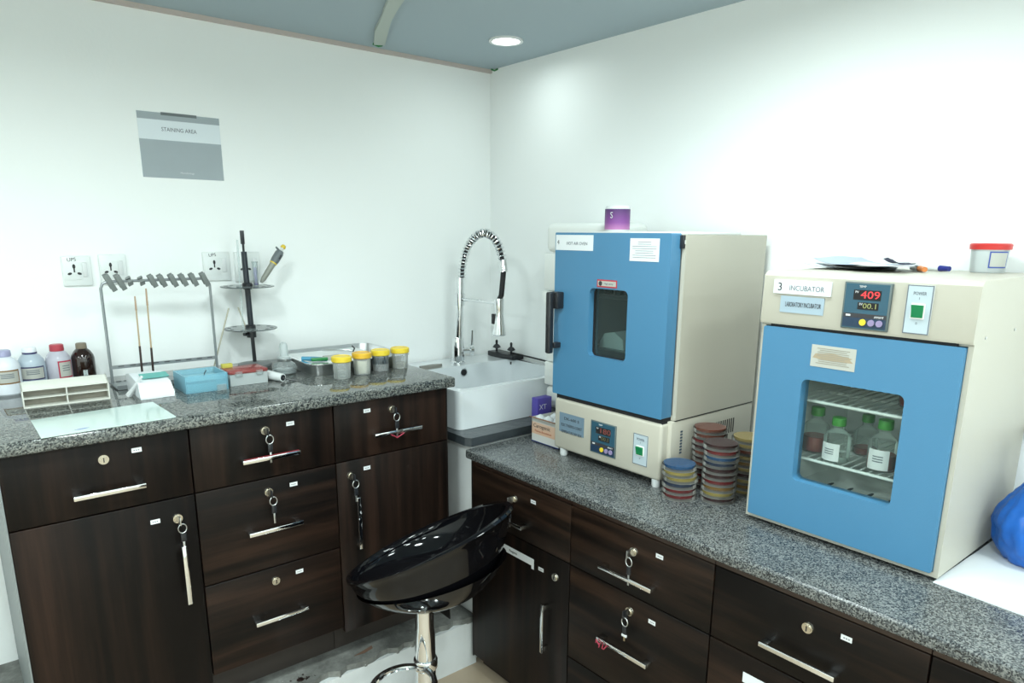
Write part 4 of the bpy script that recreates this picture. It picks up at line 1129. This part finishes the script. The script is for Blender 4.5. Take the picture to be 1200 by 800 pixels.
# white sheet
P4 = [on(36, 494), on(179, 472), on(206, 489), on(48, 514)]
mb = MB().prism([(p.x, p.y) for p in P4], 'z', ZT+.0003, ZT+.0035)
o = solo(mb.build('glass_plate', plain('milk_glass', srgb(212, 232, 226), .12), smooth=False), 'white glass plate lying near the worktop edge', 'plate')
q = on(96, 502, ZT+.0036)
mb = MB()
mb.prism([(-.016, -.003), (-.004, .001), (.010, .003), (.016, .001), (.004, -.004), (-.006, -.006)], 'z', ZT+.0035, ZT+.0038, Matrix.Translation((q.x, q.y, 0)))
mb.build('ink_mark', M_blueink, o)

# drying rack with clips
t = thing('drying_rack', 'grey metal rack frame with a row of spring clips', 'rack', (-1.44, -.17, ZT))
M_rod = plain('grey_rod', srgb(160, 166, 168), .35, .4)
M_clip = plain('grey_clip', srgb(140, 146, 144), .45)
yr = -.165
tl, tr = at(119, 330, y=yr), at(245, 326, y=yr)
bl, br = at(131, 456, y=yr), at(256, 445, y=yr)
zt_ = (tl.z+tr.z)/2; xl_, xr_ = (tl.x+bl.x)/2, (tr.x+br.x)/2
zb2_ = ZT+.006
pts = [(xl_, yr, zb2_), (xl_, yr, zt_-.02), (xl_+.006, yr, zt_-.006), (xl_+.02, yr, zt_), (xr_-.02, yr, zt_), (xr_-.006, yr, zt_-.006), (xr_, yr, zt_-.02), (xr_, yr, zb2_)]
MB().tube(pts, .0042, 8).build('frame', M_rod, t)
zc_ = at(131, 431, y=yr).z
MB().box(xl_, xr_, yr-.004, yr+.004, zc_-.004, zc_+.006).build('crossbar', M_rod, t)
mb = MB()
for k in range(9): mb.box(xl_+.02+k*(xr_-xl_-.05)/8, xl_+.036+k*(xr_-xl_-.05)/8, yr-.0046, yr-.003, zc_+.002, zc_+.0045)
mb.build('crossbar_slots', M_ink, t)
MB().box(xl_-.004, xr_+.004, yr-.085, yr+.03, ZT+.001, ZT+.006, .001).build('base_tray', M_rod, t)
MB().box(xl_-.004, xr_+.004, yr-.088, yr-.083, ZT+.001, ZT+.014).build('tray_lip', M_rod, t)
mb = MB()
for k in range(4): mb.box(xl_+.014+k*.022, xl_+.028+k*.022, yr+.022, yr+.027, ZT+.0061, ZT+.0075)
mb.build('tray_holes', M_ink, t)
cu_ = [(128, 330, 1.25, .05), (140, 328, 1, .045), (151, 326, .55, .03), (165, 326, .55, .03), (178, 327, 1, .036), (189, 326, 1, .036), (202, 326, 1, .038), (214, 326, 1, .036), (226, 326, 1, .038), (239, 325, 1, .042)]
for u, v, f, ln in cu_:
    p = at(u, v, y=yr)
    M = Matrix.Translation((p.x, yr, zt_)) @ Matrix.Rotation(-.45, 4, 'Y') @ Matrix.Rotation(1.1 if f < .8 else .25, 4, 'X')
    mb = MB(); s_ = ln
    mb.box(-.0075, .0075, -.010, -.004, -s_*.62, s_*.5, .0015, M=M); mb.box(-.0075, .0075, .003, .009, -s_*.5, s_*.5, .0015, M=M)
    mb.box(-.005, .005, -.006, .006, -.005, .005, .001, M=M)
    mb.build('spring_clip', M_clip, t)
def stick(a, b_, split, label):
    a, b_ = Vector(a), Vector(b_); m = a.lerp(b_, split)
    t = thing('wooden_stick', label, 'stick', a, 0, 'sticks standing in the drying rack')
    MB().cyl(a, m, .0034, 8).build('dark_handle', plain('dark_handle', srgb(52, 30, 24), .4), t)
    MB().cyl(m, b_, .0026, 8, .002).build('shaft', plain('pale_wood', srgb(205, 178, 140), .6, var=.2), t)
    k = m.lerp(b_, .72); MB().cyl(k, b_, .0031, 8, .0024).build('brown_tip', plain('brown_tip', srgb(200, 168, 140), .6, var=.3), t)
ys = yr-.02
a1, a2 = at(167, 441, y=ys), at(158, 347, y=ys+.01); a1.z = ZT+.0065
stick(a1, a2, .42, 'shorter pale stick with dark lower end in the drying rack')
a1, a2 = at(180, 441, y=ys), at(171, 338, y=ys+.01); a1.z = ZT+.0065
stick(a1, a2, .36, 'taller pale stick with dark lower end in the drying rack')

# white pack with teal band
t = thing('tissue_pack', 'crumpled white pack with a teal band beside the blue tray', 'pack', (-1.515, -.355, ZT))
X0, X1 = -1.578, -1.490
poly = [(-.43, 0), (-.26, 0), (-.262, .050), (-.30, .056), (-.40, .040), (-.43, .012)]
rows = []
vs, fs = [], []
n = 12
for i in range(n+1):
    x = X0+(X1-X0)*i/n
    for (y, z) in poly:
        k = .004*noise.noise(Vector((x*40, y*40, z*60)))
        vs.append((x+k, y+k-.02*(i/n)*0, ZT+.0005+max(0, z+k*(z > .005))))
m_ = len(poly)
for i in range(n):
    for k in range(m_): fs.append((i*m_+k, i*m_+(k+1) % m_, (i+1)*m_+(k+1) % m_, (i+1)*m_+k))
fs += [tuple(range(m_)), tuple(n*m_+k for k in range(m_))]
MB().add(vs, fs).build('wrapper', M_paper, t, ang=60)
MB().prism([(-.372, .0485), (-.33, .0545), (-.333, .0575), (-.375, .0515)], 'x', X0+.02, X1+.004, Matrix.Translation((0, 0, ZT))).build('teal_band', plain('teal_print', srgb(110, 198, 190), .5), t)
a, b_ = on(151, 463, ZT+.004), at(166, 441, y=-.40)
MB().tube([a, a.lerp(b_, .5), b_], [.009, .005, .004], 8).build('white_nozzle', M_white, t)

# blue open tray
def open_box(name, par, x0, x1, y0, y1, z0, z1, w, mat):
    return MB().ring([(x0, y0), (x1, y0), (x1, y1), (x0, y1)], [(x0+w, y0+w), (x1-w, y0+w), (x1-w, y1-w), (x0+w, y1-w)], 'z', z0, z1).box(x0+w*.5, x1-w*.5, y0+w*.5, y1-w*.5, z0, z0+w).build(name, mat, par, smooth=False)
t = thing('blue_tray', 'open translucent blue plastic staining tray on the worktop', 'tray', (-1.397, -.365, ZT), math.radians(2))
WM[t.name] = Matrix.Translation((-1.397, -.365, ZT)) @ Matrix.Rotation(math.radians(2), 4, 'Z')
MBt = lambda: MB()
bx0, bx1, by0, by1 = -1.459, -1.337, -.430, -.308
open_box('tray_body', t, bx0, bx1, by0, by1, ZT+.0005, ZT+.052, .003, M_bluebox)
MB().box(bx0+.004, bx1-.004, by0+.004, by1-.004, ZT+.004, ZT+.034).build('stain_bath', clear('blue_liquid', (.85, .97, .98, 1), .22, .1, (.5, .78, .85, 1)), t)
MB().tube([(-1.385, -.36, ZT+.035), (-1.383, -.362, ZT+.045), (-1.379, -.365, ZT+.053)], .0016, 6).build('dark_sliver', M_ink, t)
MB().box(bx1-.034, bx1-.008, by0-.006, by0-.0005, ZT+.0006, ZT+.018).build('clear_clasp', M_clear, t)
# clear box with red lid
t = thing('hinged_box', 'clear plastic box with translucent red lid', 'box', (-1.264, -.36, ZT))
open_box('box_body', t, -1.322, -1.206, -.402, -.318, ZT+.0005, ZT+.036, .0025, M_frost)
lid_m = clear('red_clear_lid', (.9, .55, .55, 1), .5, .2, srgb(205, 108, 104))
MB().box(-1.324, -1.204, -.405, -.315, ZT+.0365, ZT+.047, .003).build('lid', lid_m, t)
for x in (-1.296, -1.232): MB().box(x-.010, x+.010, -.409, -.404, ZT+.030, ZT+.044, .001).build('latch', M_clear, t)
q = on(268, 429, ZT+.05)
solo(MB().box(-1.322, -1.290, -.338, -.322, ZT+.0475, ZT+.060, .001).build('yellow_sponge', plain('yellow_sponge', srgb(214, 205, 90), .7)), 'small yellow block resting on the red-lidded box', 'block')
# white cuff tube with black end and lead
t = thing('white_probe', 'white plastic probe with black mouth and lead on worktop', 'probe', (-1.172, -.385, ZT))
pa_, pb_ = Vector((-1.192, -.362, ZT+.016)), Vector((-1.166, -.425, ZT+.013))
MB().cyl(pa_, pb_, .0155, 18, .0125).build('sleeve', M_white, t)
MB().cyl(pb_-(pb_-pa_)*.02, pb_+(pb_-pa_)*.015, .0095, 14).build('mouth', M_black, t)
MB().tube([pb_, pb_+Vector((.012, -.008, -.006)), pb_+Vector((.035, -.022, -.0105))], .002, 6).build('lead', M_black, t)
# spirit lamp
t = thing('spirit_lamp', 'squat glass spirit lamp with white cap', 'lamp', (-1.108, -.30, ZT))
MB().lathe([(.030, 0), (.036, .004), (.039, .02), (.034, .034), (.018, .044), (.016, .052)], (-1.108, -.30, ZT), 24).build('glass_body', clear('lamp_glass', (.93, .95, .95, 1), .16, .05, (.7, .75, .75, 1)), t)
MB().lathe([(.026, .002), (.034, .005), (.035, .016), (.028, .018)], (-1.108, -.30, ZT), 20).build('spirit', clear('spirit_fluid', (.9, .93, .93, 1), .2, .05, (.6, .65, .65, 1)), t)
MB().lathe([(.021, .050), (.021, .058), (.014, .061), (.0135, .092), (.011, .102), (.004, .107)], (-1.108, -.30, ZT), 20).build('cap', M_frost, t)
MB().lathe([(.022, .044), (.023, .052), (.018, .053)], (-1.108, -.30, ZT), 20).build('collar', M_steel, t)

# rod stand with two discs
rx, ry = -1.137, -.102
t = thing('rod_stand', 'black rod stand with two clear discs against the wall', 'stand', (rx, ry, ZT))
rt_ = at(284, 270, y=ry)
M_disc = clear('grey_acrylic', (.72, .76, .76, 1), .42, .15, srgb(150, 158, 158))
MB().lathe([(.056, 0), (.058, .003), (.056, .010), (.02, .014), (.012, .016)], (rx, ry, ZT+.0003), 36).build('base', plain('stand_base_grey', srgb(128, 132, 132), .35), t)
MB().cyl((rx, ry, ZT+.012), (rx-.003, ry, ZT+.18), .0065, 12).build('lower_rod', M_black, t)
MB().cyl((rx-.003, ry, ZT+.12), (rx-.008, ry, rt_.z-.07), .0095, 14).build('rod', plain('blue_black_rod', srgb(38, 46, 56), .35), t)
MB().cyl((rx-.0085, ry, rt_.z-.075), (rx-.0085, ry, rt_.z-.03), .004, 10).build('rod_neck', M_black, t)
MB().box(rx-.015, rx-.004, ry-.006, ry+.006, rt_.z-.045, rt_.z, .001).build('rod_tip', M_black, t)
zd1, zd2 = at(289, 336, y=ry).z, at(293, 385, y=ry).z
for zd in (zd1, zd2):
    MB().lathe([(.012, 0), (.088, 0), (.089, .0015), (.088, .003), (.012, .003)], (rx-.005, ry, zd), 40).build('disc', M_disc, t)
    mb = MB()
    for k in range(10):
        a = 2*PI*k/10+.2; mb.lathe([(.0065, .0031), (.0065, .0036)], (rx-.005+.07*math.cos(a), ry+.07*math.sin(a), zd), 10)
    mb.build('disc_hole', plain('hole_shadow', srgb(96, 104, 104), .5), t)
    MB().lathe([(.014, -.008), (.017, -.004), (.017, .010), (.014, .014)], (rx-.005, ry, zd), 18).build('hub', M_black, t)
MB().lathe([(.016, -.03), (.016, -.008)], (rx-.004, ry, zd2), 16).build('clamp', M_black, t)
MB().cyl((rx-.004, ry, zd2-.02), (rx-.034, ry-.012, zd2-.016), .006, 10).build('clamp_knob', M_black, t)
# purple tube and pipette on upper disc
px_ = at(300, 330, y=ry-.02)
t = thing('sample_tube', 'clear tube of purple stain standing on the upper disc', 'tube', (px_.x, ry-.02, zd1+.004))
pz = zd1+.004
MB().lathe([(.0075, 0), (.0085, .004), (.0085, .078), (.0105, .079), (.0105, .082), (.0075, .082), (.0075, .01)], (px_.x, ry-.02, pz), 16).build('glass', M_clear, t)
M_pst = gradient_print('purple_stain', 'Z', [(0, srgb(90, 80, 150)), (.045, srgb(150, 135, 205)), (.07, srgb(205, 200, 230))])
MB().lathe([(.0068, .002), (.0072, .006), (.0072, .062), (.006, .0625)], (px_.x, ry-.02, pz), 14).build('stain', M_pst, t)
p0, p1 = at(306, 331, y=ry-.01), at(329, 294, y=ry-.01)
p0.z = max(p0.z, zd1+.012)
t = thing('micropipette', 'grey micropipette with yellow button leaning on the upper disc', 'pipette', p0)
dv = (p1-p0)
MB().tube([p0+dv*k for k in (0, .12, .55, .62)], [.004, .009, .0105, .0115], 14).build('barrel', plain('pipette_grey', srgb(166, 168, 158), .4), t)
MB().tube([p0+dv*k for k in (.62, .7, .92, 1.0)], [.0125, .0145, .015, .011], 14).build('handle', plain('pipette_dark_grey', srgb(120, 128, 132), .4), t)
MB().tube([p0+dv*k for k in (.60, .64)], [.0128, .0128], 14).build('yellow_band', M_yellow, t)
MB().tube([p0+dv*k for k in (1.0, 1.1)], [.006, .006], 10).build('plunger', M_white, t)
MB().tube([p0+dv*k for k in (1.09, 1.13, 1.18)], [.0085, .0095, .006], 12).build('button', M_yellow, t)
s_ = Vector((-.016, -.003, .010))
MB().tube([p0+dv*.92, p0+dv*1.0+s_*.6, p0+dv*1.02+s_*1.2], [.004, .004, .003], 8).build('finger_hook', plain('pipette_dark_grey', srgb(120, 128, 132), .4), t)
k = p0+dv*.78
MB().tube([k+Vector((.004, -.013, -.004)), k+Vector((.012, -.012, .010))], .004, 8).build('volume_window', M_ink, t)
# glass rods
def rod(name, a, b_, r, mat, label):
    solo(MB().cyl(a, b_, r, 8).build(name, mat), label, 'rod')
rod('glass_pipette', Vector((rx-.043, ry-.035, zd2+.0035)), at(278, 281, y=ry-.02), .0032, M_clear, 'long clear glass pipette standing through the discs')
a, b_ = at(250, 435, y=-.13), at(268, 361, y=-.10)
a.z = ZT+.0065
rod('swab_stick', a, b_, .0026, plain('pale_tan', srgb(205, 200, 180), .6), 'pale stick leaning towards the wall by the drying rack leg')
a2_, b2_ = at(288, 382, y=ry+.01), at(279, 360, y=ry+.01)
a2_.z = zd2+.005
rod('swab_stick', a2_, b2_, .0026, plain('pale_tan', srgb(205, 200, 180), .6), 'short pale stick standing on the lower disc')

# steel instrument tray
t = thing('instrument_tray', 'shallow stainless steel instrument tray by the wall', 'tray', (-.88, -.25, ZT), math.radians(-1.5))
tx0, tx1, ty0, ty1 = -.168, .178, -.165, .150
lo = rrect(tx0, tx1, ty0, ty1, .03, 5); hi = rrect(tx0-.008, tx1+.008, ty0-.008, ty1+.008, .034, 5)
lo_i = rrect(tx0+.002, tx1-.002, ty0+.002, ty1-.002, .029, 5); hi_i = rrect(tx0-.005, tx1+.005, ty0-.005, ty1+.005, .033, 5)
MB().ring(lo, lo_i, 'z', .0005, .042, hi_i, hi).build('side_wall', M_steel, t, world=False)
MB().prism(rrect(tx0+.001, tx1-.001, ty0+.001, ty1-.001, .029, 5), 'z', .0005, .003).build('bottom', M_steel, t, world=False)
MB().ring(rrect(tx0-.018, tx1+.018, ty0-.018, ty1+.018, .042, 5), rrect(tx0-.006, tx1+.006, ty0-.006, ty1+.006, .033, 5), 'z', .040, .043).build('rim', M_chrome, t, world=False)
TM = Matrix.Translation((-.88, -.25, ZT)) @ Matrix.Rotation(math.radians(-1.5), 4, 'Z')
def tp_(x, y, z): return TM @ Vector((x, y, z))
solo(MB().box(-.155, .12, -.10, .13, .0035, .034, .004, M=TM).build('white_towel', plain('white_cloth', (.8, .83, .82, 1), .8, bump=.3, bscale=40)), 'folded white towel filling the steel tray', 'towel')
solo(MB().tube([tp_(-.172, -.072, .048), tp_(-.14, -.10, .047), tp_(-.105, -.125, .046)], [.007, .008, .007], 8).build('blue_marker', plain('sky_blue_plastic', srgb(80, 165, 200), .4)), 'sky blue plastic pen across the tray corner', 'pen')
solo(MB().box(-.125, -.07, -.165, -.148, .0445, .055, .003, M=TM @ Matrix.Rotation(-.25, 4, 'Z')).build('green_clip', M_green), 'bright green clip on the steel tray rim', 'clip')
w_ = [tp_(.0+.05*math.cos(a)*(1.2), .02+.018*math.sin(a), .037+.016*max(0, math.sin(a*.5))) for a in [2*PI*k/28 for k in range(26)]]
solo(MB().tube(w_, .0022, 6).build('wire_loop', M_steel), 'bent steel wire loop lying on the white towel', 'wire')
solo(MB().tube([tp_(.052, .005, .040), tp_(.062, .012, .05), tp_(.058, .024, .058)], .0026, 6).build('black_tie', M_black), 'short black tie on the wire in the tray', 'tie')
solo(MB().box(-.09, -.03, -.09, -.05, .0345, .046, .002, M=TM).build('slide_pack', M_label), 'small white slide pack on the towel in the tray', 'pack')

# four yellow-lidded specimen cups
def cup(x, y, fill, liq, label):
    t = thing('specimen_cup', label, 'cup', (x, y, ZT), 0, 'yellow-lidded specimen cups')
    r = .030
    MB().lathe([(r*.84, .0004), (r*.88, .003), (r*.97, .056)], (x, y, ZT), 28).build('beaker', clear('cup_plastic', (.97, .98, .97, 1), .26, .2, (.85, .88, .87, 1)), t)
    MB().lathe([(r*1.04, .055), (r*1.10, .057), (r*1.10, .070), (r*1.02, .073), (r*.85, .0735), (r*.83, .0715), (.0005, .0715)], (x, y, ZT), 28).build('lid', M_yellow if liq != 'white' else plain('orange_yellow', (.72, .42, .03, 1), .35), t)
    m = {'clear': clear('pale_liquid', (.78, .86, .82, 1), .25, .1, srgb(186, 200, 190)), 'white': plain('cream_powder', (.80, .78, .64, 1), .7, var=.1),
         'dark': plain('dark_stain', srgb(28, 32, 44), .2), 'pale': clear('straw_liquid', (.88, .88, .76, 1), .25, .1, srgb(205, 206, 180))}[liq]
    MB().lathe([(r*.80, .005), (r*.84, .007), (r*(.84+.09*fill), .005+.05*fill), (.0005, .0055+.05*fill)], (x, y, ZT), 24).build('contents', m, t)
    if liq == 'dark': MB().lathe([(r*.925, .026), (r*.965, .052)], (x, y, ZT), 24).build('stained_film', clear('smoky_film', (.6, .64, .66, 1), .3, .2, srgb(110, 118, 124)), t)
    return t
cup(-.992, -.487, .45, 'clear', 'yellow-lidded specimen cup half full of clear liquid')
cup(-.906, -.462, .85, 'white', 'yellow-lidded specimen cup full of cream powder with stained rim')
cup(-.829, -.449, .22, 'dark', 'yellow-lidded specimen cup with blackish stain inside')
cup(-.750, -.446, .3, 'pale', 'yellow-lidded specimen cup with straw liquid, by the worktop end')
